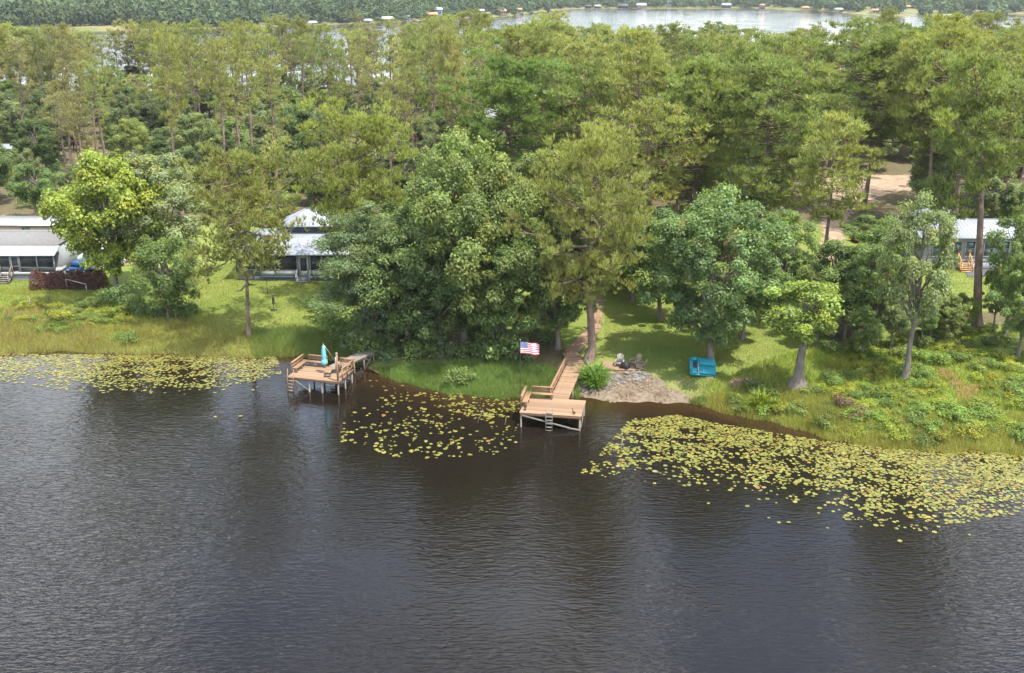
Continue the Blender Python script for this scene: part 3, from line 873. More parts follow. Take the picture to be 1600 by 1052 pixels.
# flag on its pole
fb = F(-0.16, 1.15, 0.0)
fp = empty('flagpole', (fb[0], fb[1], 0), 0, 'thin dark flagpole rising beside the dock bench', 'flagpole')
FH = height_to(np.array([fb[0], fb[1], 0.0]), 532)
MB().tube([(fb[0], fb[1], -0.6), (fb[0], fb[1], FH)], [0.03, 0.02], 8).build('pole', BLACK, fp)
MB().tube([(fb[0], fb[1], FH), (fb[0], fb[1], FH + .03), (fb[0], fb[1], FH + .07), (fb[0], fb[1], FH + .1)], [0.02, 0.045, 0.04, 0.005], 8).build('finial', STEEL, fp)
fl, n, l, b, out = nmat('flag_cloth')
uvn = N(n, 'ShaderNodeUVMap', uv_map='UVMap'); sp_ = n.new('ShaderNodeSeparateXYZ'); l.new(uvn.outputs[0], sp_.inputs[0])
def mt(op, a_, b_=None):
    o = n.new('ShaderNodeMath'); o.operation = op
    for i_, q in enumerate((a_, b_)):
        if q is None: continue
        if hasattr(q, 'links'): l.new(q, o.inputs[i_])
        else: o.inputs[i_].default_value = q
    return o.outputs[0]
U_, V_ = sp_.outputs['X'], sp_.outputs['Y']
stripe = mt('GREATER_THAN', mt('FRACT', mt('MULTIPLY', V_, 6.5)), 0.5)
red = mixc(stripe, (0.55, 0.05, 0.09), (0.80, 0.78, 0.76))
su = mt('SUBTRACT', mt('FRACT', mt('MULTIPLY', U_, 15.0)), 0.5); sv = mt('SUBTRACT', mt('FRACT', mt('MULTIPLY', V_, 13.0)), 0.5)
star = mt('LESS_THAN', mt('ADD', mt('MULTIPLY', su, su), mt('MULTIPLY', sv, sv)), 0.075)
blue = mixc(star, (0.035, 0.05, 0.22), (0.78, 0.78, 0.78))
canton = mt('MULTIPLY', mt('LESS_THAN', U_, 0.4), mt('GREATER_THAN', V_, 0.4615))
l.new(mixc(canton, red, blue), b.inputs['Base Color']); b.inputs['Roughness'].default_value = 0.85
nu, nv = 26, 14
FW, FT = 1.55, 0.98
uu, vv = np.meshgrid(np.linspace(0, 1, nu), np.linspace(0, 1, nv))
wave = 0.10 * np.sin(uu * 8 + vv * 1.2) * uu + 0.05 * np.sin(uu * 15 + 2 * vv)* uu
X = fb[0] + 0.02 + uu * FW * 0.97; Y = fb[1] + wave - 0.05 * uu; Z = FH - 0.12 - FT * (1 - vv) - 0.10 * uu ** 1.5 - 0.16 * np.maximum(0, uu - .45) * np.cos(vv * 6.0)
pts = np.stack([X, Y, Z], -1).reshape(-1, 3)
kq = np.arange(nv - 1)[:, None] * nu + np.arange(nu - 1)[None, :]
q = np.stack([kq, kq + 1, kq + 1 + nu, kq + nu], -1).reshape(-1, 4)
fm = np_mesh('flag', pts - np.array([fb[0], fb[1], FH]), quads=q, smooth=True)
uvl = fm.uv_layers.new(name='UVMap')
li = np.zeros(len(fm.loops), np.int32); fm.loops.foreach_get('vertex_index', li)
uvl.data.foreach_set('uv', np.stack([uu.ravel(), vv.ravel()], -1)[li].astype(np.float32).ravel())
flag = mesh_obj('flag', fm, fl, None, (fb[0], fb[1], FH))
tag(flag, 'flag with red and white stripes and starred blue corner flying from the thin pole', 'flag')

# the other dock
DZ2 = 1.28
a = P(449.4, 588.4, DZ2); b2 = P(528, 598, DZ2)
ld = empty('dock', (a[0], a[1], 0), 0, 'wooden dock with benches on three sides and grey walkway under the trees', 'dock')
F2, u2, v2 = frame(a, b2 - a + np.array([0, 0.2, 0]))
W2, D2 = 4.85, 3.25
dk = MB()
for y_ in (0.05, D2 * 0.5, D2 - 0.05): dk.beam(F2(0.02, y_, -0.15), F2(W2 - 0.02, y_, -0.15), 0.05, 0.2)
for x_ in (0.03, W2 - 0.03): dk.beam(F2(x_, 0.08, -0.15), F2(x_, D2 - 0.08, -0.15), 0.05, 0.19)
deck2 = dk.build('deck', WOODR, ld)
deck_planks(deck2, F2, u2, W2, D2, 0.0)
posts(ld, [F2(x_, y_) for x_ in (0.95, 2.0, 3.2, W2 - 0.12) for y_ in (0.15, D2 - 0.15)] + [F2(W2 - .12, D2 / 2)], DZ2 - 0.06)
MB().beam(F2(0.6, 0.03, -0.3), F2(2.0, 0.06, -DZ2 + 0.1), 0.045, 0.13).build('brace', PILE, ld)
posts(ld, [F2(2.02, 0.02)], 0.32, 'piling', 0.06)
ladder(ld, F2, 0.05, 0.58, 0.75, -1.35, -0.08, WOODR, 0.22)
bench(ld, F2, (0.0, 0.95), (0.0, D2 + .02), (1, 0))
bench(ld, F2, (0.46, D2), (2.3, D2), (0, -1))
bench(ld, F2, (3.55, D2), (W2, D2), (0, -1))
rl = MB(); rl.beam(F2(W2 + 0.02, 0.75, 0.93), F2(W2 + .02, D2 + .06, 0.93), 0.19, 0.045); rail = rl.build('railing', WOODR, ld)
for zz in (0.3, 0.62): MB().beam(F2(W2, 0.75, zz), F2(W2, D2, zz), 0.04, 0.13).build('rail', WOODR, rail)
for y_ in (0.8, 1.8, D2 - .02): MB().beam(F2(W2 + 0.05, y_, -.2), F2(W2 + 0.05, y_, .91), 0.09, 0.09).build('post', WOODR, rail)
MB().beam(F2(W2 - 0.09, 0.12, -0.2), F2(W2 - 0.09, 0.12, 2.55), 0.15, 0.15).build('corner_post', WOODR, ld)
MB().beam(F2(W2 - 0.09, 0.12, 2.55), F2(W2 - 0.09, 0.12, 2.6), 0.19, 0.19).build('post_cap', WHITE, ld)
l0 = F2(2.95, D2 + 0.03); l1 = P(598, 540, DZ2)
wk2 = empty('walkway', (0, 0, 0)); wk2.parent = ld
walk(wk2, l0, l1, 1.35, DZ2 - 0.02, DZ2 + 0.1, UNITG)
side_posts(wk2, l0, l1, 1.35, DZ2, DZ2, 5)
d = l1 - l0; d[2] = 0; ln = np.linalg.norm(d); d /= ln; s = np.array([d[1], -d[0], 0])
for t0, t1 in ((0.14, 0.3), (0.3, 0.14), (0.5, 0.68), (0.68, 0.5)):
    p0 = l0 + d * ln * t0 + s * 0.62; p1 = l0 + d * ln * t1 + s * 0.6
    p0 = np.array([p0[0], p0[1], 1.2]); p1 = np.array([p1[0], p1[1], max(0.1, float(zg(p1[0], p1[1])) + .1)])
    MB().beam(p0, p1, 0.04, 0.1).build('brace', WOODG, wk2)

# furled parasol
TEAL = plain('teal_cloth', (0.20, 0.52, 0.56), (0.13, 0.40, 0.45), 0.8, 6, 0.2)
ub = F2(3.42, 2.2, 0.0)
um = empty('parasol', ub, 0, 'furled light-teal cantilever parasol on the bench-lined dock', 'parasol')
pole_x = F2(3.6, 2.25); hang = F2(2.75, 1.75)
zt = DZ2
MB().tube([(pole_x[0], pole_x[1], zt), (pole_x[0], pole_x[1], zt + 1.35)], 0.035, 8).build('pole', STEEL, um)
MB().tube([(pole_x[0], pole_x[1], zt + 0.9), ((pole_x[0] + hang[0]) / 2, (pole_x[1] + hang[1]) / 2, zt + 1.85), (hang[0], hang[1], zt + 2.65)], 0.026, 6).build('arm', STEEL, um)
MB().box((pole_x[0] - .4, pole_x[1] - .4, zt), (pole_x[0] + .4, pole_x[1] + .4, zt + 0.07)).build('base', BLACK, um)
# folded canopy: a pleated spindle tied in the middle
hs = np.linspace(0, 1, 16); th = np.arange(24) * 2 * np.pi / 24
prof = np.interp(hs, [0, .06, .2, .33, .42, .7, .93, 1], [.06, .25, .27, .15, .2, .17, .12, .02])
cvx = []
for h_, r_ in zip(hs, prof):
    pl = 1 + 0.18 * np.cos(8 * th + 3 * h_)
    cvx.append(np.stack([hang[0] + r_ * pl * np.cos(th), hang[1] + r_ * pl * np.sin(th), np.full(24, zt + 0.7 + h_ * 1.9)], -1))
cvx = np.concatenate(cvx)
ki = np.arange(15)[:, None] * 24 + np.arange(24)[None, :]; kj = np.arange(15)[:, None] * 24 + (np.arange(24)[None, :] + 1) % 24
cn_ = MB().add(cvx, np.stack([ki, kj, kj + 24, ki + 24], -1).reshape(-1, 4)).build('canopy', TEAL, um, True)
MB().tube([(hang[0], hang[1], zt + 1.33), (hang[0], hang[1], zt + 1.39)], 0.185, 14).build('tie_strap', TEAL, cn_)
MB().tube([(hang[0], hang[1], zt + 2.58), (hang[0], hang[1], zt + 2.72)], [.05, .03], 8).build('hub', STEEL, um)
# low table / tray on the deck
tb = empty('tray_table', F2(3.5, 0.85, 0), 0, 'low flat dark table on the deck of the bench-lined dock', 'table')
MB().beam(F2(3.15, .85, .3), F2(3.75, .88, .3), .4, .04).build('top', BLACK, tb)
for x_, y_ in ((3.2, .7), (3.7, .7), (3.2, 1.0), (3.7, 1.0)): MB().beam(F2(x_, y_, 0), F2(x_, y_, .28), .04, .04).build('leg', BLACK, tb)

# stakes standing in the water
for i_, (pa, pb, r_, lb) in enumerate((((756, 640), (746, 661), .035, 'pale pipe leaning out of the water among the pads between the docks'), ((791, 653), (789, 664), .035, 'short pale stake in the water just left of the flag dock'),
                            ((967, 683), (969, 707), .05, 'upright pale stake standing in the lily pads right of the dock'))):
    q0 = P(*pb, 0); q1 = np.array([P(pa[0], pa[1], 0)[0], q0[1], height_to(q0, pa[1])])
    o = MB().tube([q0 - (q1 - q0) * .4, q1, q1 + np.array([0, 0, .02])], [r_, r_, r_ * .5], 7).build('stake', PILE)
    tag(o, lb, 'stake', 'stakes in the lake')

# ------------------------------------------------------------------ beach things
def adirondack(base, rz, label, col):
    r = empty('adirondack_chair', base, 0, label, 'chair', 'slatted chairs at the fire pit')
    bx_, by_, bz_ = base; c_, s_ = math.cos(rz), math.sin(rz)
    T = lambda x_, y_, z_: np.array([bx_ + x_ * c_ - y_ * s_, by_ + x_ * s_ + y_ * c_, bz_ + z_])
    for j in range(5):
        x_ = (j - 2) * 0.115; hh_ = 1.02 - 0.035 * (j - 2) ** 2
        MB().beam(T(x_ * .85, .28, .3), T(x_ * 1.1, .62, hh_), .1, .022, T(0, -1, .4) - T(0, 0, 0)).build('back_slat', col, r)
    for j in range(4): MB().beam(T(-.3, -.32 + j * .15, .37 - .03 * j), T(.3, -.32 + j * .15, .37 - .03 * j), .13, .022).build('seat_slat', col, r)
    for sg in (-1, 1):
        MB().beam(T(sg * .36, -.4, .56), T(sg * .36, .42, .56), .13, .025).build('armrest', col, r)
        MB().beam(T(sg * .33, -.33, -.02), T(sg * .33, -.33, .55), .04, .1).build('leg', col, r)
        MB().beam(T(sg * .31, -.36, .34), T(sg * .31, .62, .02), .03, .1).build('leg', col, r)
    return r
CHAIRW = plain('chair_grey', (0.30, 0.275, 0.245), (0.23, 0.21, 0.185), .7, 5)
CHAIRT = plain('chair_tan', (0.36, 0.29, 0.225), (0.27, 0.215, 0.165), .7, 5)
adirondack(G(968, 572), math.radians(-12), 'pale grey slatted garden chair nearer the boardwalk, left of the fire pit', CHAIRW)
adirondack(G(992, 571), math.radians(-48), 'tan slatted garden chair right of the fire pit, turned sideways', CHAIRT)
adirondack(G(1000, 577), math.radians(-95), 'low weathered slatted chair at the edge of the fire pit pad', CHAIRT)
fpb = G(977, 577)
fr = empty('fire_pit', fpb, 0, 'round black metal fire pit in front of the garden chairs', 'fire pit')
MB().tube([fpb + [0, 0, -.05], fpb + [0, 0, .12], fpb + [0, 0, .5], fpb + [0, 0, .56]], [.36, .42, .45, .43], 18).build('bowl', BLACK, fr, True)
MB().tube([fpb + [0, 0, .56], fpb + [0, 0, .66], fpb + [0, 0, .72]], [.4, .24, .03], 18).build('lid', BLACK, fr, True)
tm = [G(942, 567), G(942, 579), G(1000, 579.5), G(1003, 570)]
for i_ in range(3):
    o = MB().beam(tm[i_] + [0, 0, .08], tm[i_ + 1] + [0, 0, .08], .16, .18).build('timber', WOODR)
    tag(o, ('short landscape timber on the boardwalk side of the fire pit pad', 'long landscape timber along the beach edge of the fire pit pad', 'short landscape timber beyond the fire pit chairs')[i_], 'timber', 'timbers edging the fire pit pad')
patch('fire_pit_pad', [(941, 566), (1003, 566), (1002, 579), (941, 579)], plain('clay_pad', (0.27, 0.185, 0.125), (0.20, 0.13, 0.085), .95, 3, .4), .05, .2, .1, 'bare orange-tan pad under the garden chairs')

# rocks along the top of the beach
ROCK = plain('rock', (0.21, 0.195, 0.18), (0.10, 0.093, 0.086), .9, 4, .6, .15, per_object=.25)
def rock_mesh(seed):
    rs = np.random.default_rng(seed)
    import bmesh
    bm = bmesh.new(); bmesh.ops.create_icosphere(bm, subdivisions=2, radius=1)
    for v_ in bm.verts:
        c_ = np.array(v_.co); k_ = 1 + .28 * math.sin(3 * c_[0] + seed) * math.cos(2.5 * c_[1] + seed) + rs.normal(0, .06)
        v_.co = Vector(c_ * k_ * np.array([1, .8, .5]))
    me = bpy.data.meshes.new('rock'); bm.to_mesh(me); bm.free(); me.materials.append(ROCK); return me
RK = [rock_mesh(i) for i in range(4)]
rs = np.random.default_rng(5)
for i_ in range(110):
    px_ = rs.uniform(906, 1012); py_ = rs.uniform(582, 612)
    if py_ > 612 - max(0, px_ - 930) * .22: continue
    q = G(px_, py_)
    o = bpy.data.objects.new('rock', RK[i_ % 4]); link(o); s = rs.uniform(.1, .34)
    o.location = (q[0], q[1], q[2] + s * .12); o.scale = (s, s, s); o.rotation_euler = (rs.normal(0, .2), rs.normal(0, .2), rs.uniform(0, 6.28))
    tag(o, 'one of the grey rocks spread over the upper beach below the fire pit', 'rock', 'grey rocks on the beach')

# paddle boat stood on its side against the tree
BOAT = plain('boat_teal', (0.008, 0.23, 0.29), (0.006, 0.17, 0.22), .45, 2.5, 0, .4)
bb = G(1099, 587)
bt = empty('paddle_boat', bb, 0, 'teal plastic paddle boat tipped up on its side on the grass', 'boat')
ax_u = np.array([.985, .03, -.12]); ax_u /= np.linalg.norm(ax_u)
ax_n = np.array([.02, -.62, .78]); ax_n -= ax_u * ax_n.dot(ax_u); ax_n /= np.linalg.norm(ax_n)
ax_v = np.cross(ax_n, ax_u)
if ax_v[2] < 0: ax_v = -ax_v
bc = bb + np.array([0, .35, .72])
BT = lambda x_, y_, z_: bc + ax_u * x_ + ax_v * y_ + ax_n * z_
def rbox(mb, x0, x1, y0, y1, z0, z1, r=.14):
    """slab with rounded plan corners and a softened upper rim"""
    pts = []
    for cx_, cy_, a0 in ((x1 - r, y1 - r, 0), (x0 + r, y1 - r, 90), (x0 + r, y0 + r, 180), (x1 - r, y0 + r, 270)):
        for t in range(5):
            an = math.radians(a0 + 90 * t / 4); pts.append((cx_ + r * math.cos(an), cy_ + r * math.sin(an)))
    mx_, my_ = (x0 + x1) / 2, (y0 + y1) / 2; k = len(pts)
    rings = [(1.0, z0), (1.0, z1 - .05), (.97, z1 - .015), (.92, z1), (0.0, z1), ]
    v_ = []
    for f_, z_ in rings: v_ += [BT(mx_ + (p[0] - mx_) * f_, my_ + (p[1] - my_) * f_, z_) for p in pts]
    q_ = [(i * k + j, i * k + (j + 1) % k, (i + 1) * k + (j + 1) % k, (i + 1) * k + j) for i in range(len(rings) - 1) for j in range(k)]
    v_.append(BT(mx_, my_, z0)); t_ = [(len(v_) - 1, (j + 1) % k, j) for j in range(k)]
    return mb.add(v_, q_, t_)
hull = rbox(MB(), -1.18, 1.18, -.92, .92, -.22, .0).build('hull', BOAT, bt)
rbox(MB(), -.42, 1.1, .1, .82, .004, .16).build('pontoon', BOAT, bt); rbox(MB(), -.42, 1.1, -.82, -.1, .004, .16).build('pontoon', BOAT, bt)
rbox(MB(), -1.1, -.55, .5, .84, .004, .2, .12).build('seat_back', BOAT, bt); rbox(MB(), -1.1, -.55, -.84, -.3, .004, .12, .12).build('seat_back', BOAT, bt)
rbox(MB(), -.95, -.55, -.2, .42, .004, .05, .1).build('footwell', BLACK, bt)
MB().beam(BT(-.48, -.86, .2), BT(-.48, .86, .2), .05, .05).build('crossbar', STEEL, bt)
for x_ in (-.1, .45): MB().beam(BT(x_, .14, .17), BT(x_, .78, .17), .03, .03).build('ridge', BOAT, bt)

# brush pile, sticks heaped up
bp0 = G(1165, 600); rs = np.random.default_rng(9)
STICK = plain('dead_sticks', (0.36, 0.25, 0.19), (0.24, 0.165, 0.125), .95, 4)
mbp = MB()
for i_ in range(420):
    th = rs.uniform(0, 6.28); r_ = rs.uniform(0, 1) ** .6
    c_ = bp0 + np.array([math.cos(th) * r_ * 1.5, math.sin(th) * r_ * .9, .05 + (1 - r_ ** 2) * .42 * rs.uniform(.2, 1)])
    dd = unit(np.array([rs.normal(), rs.normal(), rs.normal(0, .18)])); ln = rs.uniform(.3, .8)
    mbp.beam(c_ - dd * ln / 2, c_ + dd * ln / 2, .025, .025)
tag(mbp.build('brush_pile', STICK), 'low heap of brown cut sticks and brush on the grass', 'brush pile')

# far lawn: bird feeder poles
for (pa, pb, lb, kind) in (((417, 434), (418, 459), 'thin dark hook pole standing on the lawn in front of the porch', 0), ((427, 461), (428, 485), 'small dark bird feeder on a post in the middle of the lawn', 1)):
    q = G(*pb); hh_ = height_to(q, pa[1])
    r = empty('bird_feeder', q, 0, lb, 'feeder')
    MB().tube([q - [0, 0, .2], q + [0, 0, hh_]], .03, 6).build('pole', BLACK, r)
    if kind: 
        MB().tube([q + [0, 0, hh_ * .45], q + [0, 0, hh_ * .5], q + [0, 0, hh_ * .78], q + [0, 0, hh_ * .9]], [.16, .13, .13, .02], 10).build('seed_tube', BLACK, r)
        MB().tube([q + [0, 0, .02], q + [0, 0, .06]], .35, 12).build('base', BLACK, r)
    else: MB().tube([q + [0, 0, hh_], q + [.1, 0, hh_ + .1], q + [.3, 0, hh_ + .08], q + [.36, 0, hh_ - .05]], .02, 6).build('hook', BLACK, r)
# pipe frame by the hedge
q0 = G(105, 452); q1 = G(136, 460)
pf = empty('pipe_frame', q0, 0, 'low grey pipe frame on the lawn in front of the purple hedge', 'frame')
for q in (q0, q1): MB().tube([q - [0, 0, .2], q + [0, 0, 1.15]], .04, 7).build('upright', STEEL, pf)
MB().tube([q0 + [0, 0, 1.15], q1 + [0, 0, 1.15]], .04, 7).build('crossbar', STEEL, pf)
for px_, py_, t_, lb in ((77, 471, 455, 'short grey post on the lawn left of the pipe frame'), (48, 480, 465, 'thin stake in the weeds below the screened porch')):
    q = G(px_, py_); o = MB().beam(q - [0, 0, .2], q + [0, 0, height_to(q, t_)], .11, .11).build('post', WOODG); tag(o, lb, 'post')
# blue tarp bundle glimpsed under the cypress
q = G(586, 500); rs = np.random.default_rng(3)
BLUE = plain('blue_plastic', (0.02, 0.22, 0.38), (0.015, 0.15, 0.28), .4, 4, 0, .5)
kk = empty('kayak', q, 0.5, 'bright blue kayak glimpsed under the cypress boughs', 'kayak')
ky = MB(); ky.tube([q + [-1.4, 0, .35], q + [-1.0, 0, .3], q + [-.4, 0, .28], q + [.4, 0, .28], q + [1.0, 0, .3], q + [1.4, 0, .35]], [.02, .2, .33, .33, .2, .02], 10); ky.build('hull', BLUE, kk, True)
MB().tube([q + [-.35, 0, .56], q + [.35, 0, .56], q + [.4, 0, .6]], [.2, .2, .05], 10).build('cockpit', BLACK, kk)
# ------------------------------------------------------------------ houses
def hip_roof(root, x0, x1, y0, y1, z, ridge_z, ridge_in, mat, name='roof', ribs=0.0, rib_mat=None, thick=.14, ridge_y=None):
    """hip roof over a rectangle (ridge runs along x); ridge_in = how far the ridge ends stand in from the sides"""
    ym = ridge_y if ridge_y is not None else (y0 + y1) / 2
    A, B, C_, D_ = (x0, y0, z), (x1, y0, z), (x1, y1, z), (x0, y1, z)
    R0, R1 = (x0 + ridge_in, ym, ridge_z), (x1 - ridge_in, ym, ridge_z)
    lo = [(p[0], p[1], p[2] - thick) for p in (A, B, C_, D_)]
    mb = MB(); v_ = [A, B, C_, D_, R0, R1] + lo
    mb.add(v_, [(0, 1, 5, 4), (2, 3, 4, 5), (0, 6, 7, 1), (1, 7, 8, 2), (2, 8, 9, 3), (3, 9, 6, 0), (6, 9, 8, 7)], [(1, 2, 5), (3, 0, 4)])
    r = mb.build(name, mat, root)
    if ribs:
        rb = MB(); k = int((x1 - x0) / ribs)
        for i_ in range(1, k):
            x_ = x0 + (x1 - x0) * i_ / k
            t = 1.0
            if ridge_in > .01: t = min(1, (x_ - x0) / ridge_in, (x1 - x_) / ridge_in)
            rb.beam((x_, y0, z + .012), (x_, y0 + (ym - y0) * t, z + (ridge_z - z) * t + .012), .035, .035)
        o = rb.build('seam', rib_mat or mat, r); o['kind'] = 'stuff'
        if ridge_in > 0.01:
            for s0, s1 in ((A, R0), (B, R1)): MB().beam((s0[0], s0[1], s0[2] + .02), (s1[0], s1[1], s1[2] + .02), .12, .05).build('hip_cap', mat, r)
        MB().beam((R0[0], R0[1], R0[2] + .03), (R1[0] + .02, R1[1], R1[2] + .03), .16, .06).build('ridge_cap', mat, r)
    return r

def window(root, xc, y, zc, w, h, frame_mat=None, bars=1):
    fm_ = frame_mat or WHITE
    mb = MB(); t = .09
    mb.box((xc - w / 2 - t, y - .06, zc - h / 2 - t), (xc + w / 2 + t, y + .02, zc - h / 2)); mb.box((xc - w / 2 - t, y - .06, zc + h / 2), (xc + w / 2 + t, y + .02, zc + h / 2 + t))
    mb.box((xc - w / 2 - t, y - .06, zc - h / 2), (xc - w / 2, y + .02, zc + h / 2)); mb.box((xc + w / 2, y - .06, zc - h / 2), (xc + w / 2 + t, y + .02, zc + h / 2))
    f_ = mb.build('window', fm_, root)
    MB().box((xc - w / 2, y - .02, zc - h / 2), (xc + w / 2, y + .015, zc - .02)).build('pane', GLASS, f_)
    MB().box((xc - w / 2, y - .02, zc + .02), (xc + w / 2, y + .015, zc + h / 2)).build('pane', GLASS, f_)
    MB().box((xc - w / 2, y - .045, zc - .02), (xc + w / 2, y + .01, zc + .02)).build('sash_bar', fm_, f_)
    return f_

def siding(root, x0, x1, y, z0, z1, mat, skip=(), pitch=.22, wall=None):
    """lap boards on a front wall"""
    k = int((z1 - z0) / pitch)
    for i_ in range(k):
        za = z0 + (z1 - z0) * i_ / k; zb = z0 + (z1 - z0) * (i_ + 1) / k
        MB().add([(x0, y - .03, za), (x1, y - .03, za), (x1, y - .005, zb - .01), (x0, y - .005, zb - .01), (x0, y, za), (x1, y, za), (x1, y, zb), (x0, y, zb)],
                 [(0, 1, 2, 3), (4, 5, 1, 0), (3, 2, 6, 7)]).build('siding_board', mat, wall or root)

def screen_bays(root, xs, y, z0, z_rail, z1, mat_low=None):
    for i_ in range(len(xs)):
        MB().box((xs[i_] - .06, y - .06, z0), (xs[i_] + .06, y + .06, z1)).build('porch_post', WHITE, root)
    for i_ in range(len(xs) - 1):
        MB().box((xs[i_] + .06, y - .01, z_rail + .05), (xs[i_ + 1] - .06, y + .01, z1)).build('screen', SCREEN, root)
        MB().box((xs[i_] + .06, y - .04, z_rail - .04), (xs[i_ + 1] - .06, y + .04, z_rail + .05)).build('rail', WHITE, root)
        if mat_low: MB().box((xs[i_] + .06, y - .02, z0), (xs[i_ + 1] - .06, y + .02, z_rail - .04)).build('lower_panel', mat_low, root)

def steps(root, x0, x1, y, z_top, z_bot, k, mat, rail_h=.9):
    st = MB()
    for x_ in (x0, x1): st.beam((x_, y - k * .28, z_bot + .05), (x_, y, z_top - .1), .05, .24)
    s_ = st.build('steps', mat, root)
    for i_ in range(k):
        zz = z_bot + (z_top - z_bot) * (i_ + 1) / (k + 1)
        yy = y - (k - i_) * .28
        MB().box((x0, yy, zz - .03), (x1, yy + .27, zz + .01)).build('tread', mat, s_)
    if rail_h:
        for x_ in (x0 - .05, x1 + .05):
            MB().beam((x_, y - k * .28, z_bot + rail_h + .1), (x_, y, z_top + rail_h), .07, .1).build('handrail', mat, s_)
            for t in (0, .5, 1): 
                yy = y - k * .28 * (1 - t) ; zz = z_bot + .1 + (z_top - z_bot - .1) * t
                MB().box((x_ - .045, yy - .045, zz - .15), (x_ + .045, yy + .045, zz + rail_h)).build('rail_post', mat, s_)
    return s_

HOUSES = []
# grey-roofed house with the screened porch, cut by the left edge
c0 = G(89, 438); X1, Y0, ZB = c0[0], c0[1], c0[2]
ha = empty('house', (X1 - 6, Y0, ZB), 0, 'grey-roofed house with white-roofed screened porch beside the purple hedge', 'house')
X0 = X1 - 15.0
HOUSES.append((X0, X1, Y0 - 3, Y0 + 18))
MB().box((X0, Y0 + .1, ZB - .4), (X1, Y0 + 3.0, ZB + .62)).build('foundation', GREYSIDE, ha)
MB().box((X0 - .05, Y0 - .02, ZB + .62), (X1 + .04, Y0 + 3.0, ZB + .95)).build('porch_floor', WHITE, ha)
MB().box((X0, Y0 + 2.4, ZB - .4), (X1 - .2, Y0 + 9, ZB + 3.2)).build('wall', GREYSIDE, ha)
bays = [X1 - .08, X1 - 2.0, X1 - 3.95]
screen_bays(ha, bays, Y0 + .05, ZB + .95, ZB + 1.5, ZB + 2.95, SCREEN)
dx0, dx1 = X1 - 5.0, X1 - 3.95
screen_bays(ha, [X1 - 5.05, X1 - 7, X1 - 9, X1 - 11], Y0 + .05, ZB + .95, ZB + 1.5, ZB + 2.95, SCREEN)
mb = MB()
for x_ in (dx0 + .1, dx1 - .16): mb.box((x_ - .06, Y0 - .02, ZB + .95), (x_ + .06, Y0 + .08, ZB + 2.8))
for z_ in (ZB + .97, ZB + 1.6, ZB + 2.72): mb.box((dx0 + .16, Y0 - .018, z_), (dx1 - .22, Y0 + .07, z_ + .09))
dr = mb.build('door', WHITE, ha); MB().box((dx0 + .16, Y0 + .02, ZB + 1.0), (dx1 - .2, Y0 + .05, ZB + 2.72)).build('screen', SCREEN, dr)
MB().add([(X0 - .3, Y0 - .35, ZB + 3.0), (X1 + .25, Y0 - .35, ZB + 3.0), (X1 - .1, Y0 + 2.2, ZB + 3.55), (X0 - .3, Y0 + 2.2, ZB + 3.55),
          (X0 - .3, Y0 - .35, ZB + 2.9), (X1 + .25, Y0 - .35, ZB + 2.9), (X1 - .1, Y0 + 2.2, ZB + 3.4), (X0 - .3, Y0 + 2.2, ZB + 3.4)],
         [(0, 1, 2, 3), (4, 7, 6, 5), (0, 4, 5, 1), (1, 5, 6, 2), (2, 6, 7, 3)]).build('porch_roof', WHITE, ha)
RX = X1 - .4
hip_roof(ha, X0 - .3, RX, Y0 + 2.15, Y0 + 9.6, ZB + 3.6, ZB + 4.45, 0.05, ROOFG, 'roof')
MB().beam((X0, Y0 + 5.87, ZB + 4.48), (RX, Y0 + 5.87, ZB + 4.48), .22, .05).build('ridge_cap', WHITE, ha)
s0 = G(16, 455)
steps(ha, X1 - 6.2, X1 - 4.9, Y0 - .05, ZB + .95, ZB - .1, 5, WOODG)
MB().beam((X1 - 2.7, Y0 - .1, ZB + .6), (X1 - 3.0, Y0 - .5, ZB + .15), .1, .08).build('downpipe', WHITE, ha)

# blue-grey house with white metal hip roof
c0 = G(366, 438); X0, Y0, ZB = c0[0], c0[1], c0[2]
hb = empty('house', (X0 + 8, Y0, ZB), 0, 'blue-grey house with white metal hip roof and screened porch behind the lawn', 'house')
X1 = X0 + 17.0
HOUSES.append((X0, X1, Y0 - 4, Y0 + 13))
MB().box((X0 + .3, Y0 + .12, ZB - .5), (X1, Y0 + 11, ZB + .45)).build('foundation', BLUEGREY, hb)
MB().box((X0 + .3, Y0 + .15, ZB + .45), (X0 + 3.0, Y0 + 11, ZB + 3.0)).build('wall', BLUEGREY, hb)
MB().box((X0 + 3.0, Y0 + 2.9, ZB + .45), (X1, Y0 + 10.9, ZB + 3.0)).build('wall', BLUEGREY, hb)
siding(hb, X0 + .3, X0 + 3.0, Y0 + .15, ZB + .46, ZB + 1.05, BLUEGREY)
window(hb, X0 + 1.05, Y0 + .13, ZB + 2.0, .82, 1.5); window(hb, X0 + 2.1, Y0 + .13, ZB + 2.0, .82, 1.5)
xs = [X0 + 3.1, X0 + 4.75, X0 + 7.3]
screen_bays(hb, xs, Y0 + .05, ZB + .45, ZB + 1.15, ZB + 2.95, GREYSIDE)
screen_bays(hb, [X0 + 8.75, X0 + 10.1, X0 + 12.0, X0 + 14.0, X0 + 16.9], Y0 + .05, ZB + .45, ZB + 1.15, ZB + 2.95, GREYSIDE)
MB().box((X0 + 3.0, Y0 - .05, ZB + .3), (X1, Y0 + 2.9, ZB + .45)).build('porch_floor', BLUEGREY, hb)
mb = MB()
for x_ in (X0 + 7.55, X0 + 8.5): mb.box((x_ - .12, Y0 - .02, ZB + .45), (x_ + .12, Y0 + .06, ZB + 2.9))
mb.box((X0 + 7.67, Y0 - .018, ZB + 2.6), (X0 + 8.38, Y0 + .055, ZB + 2.88)); mb.box((X0 + 7.67, Y0 - .018, ZB + .46), (X0 + 8.38, Y0 + .055, ZB + 1.1))
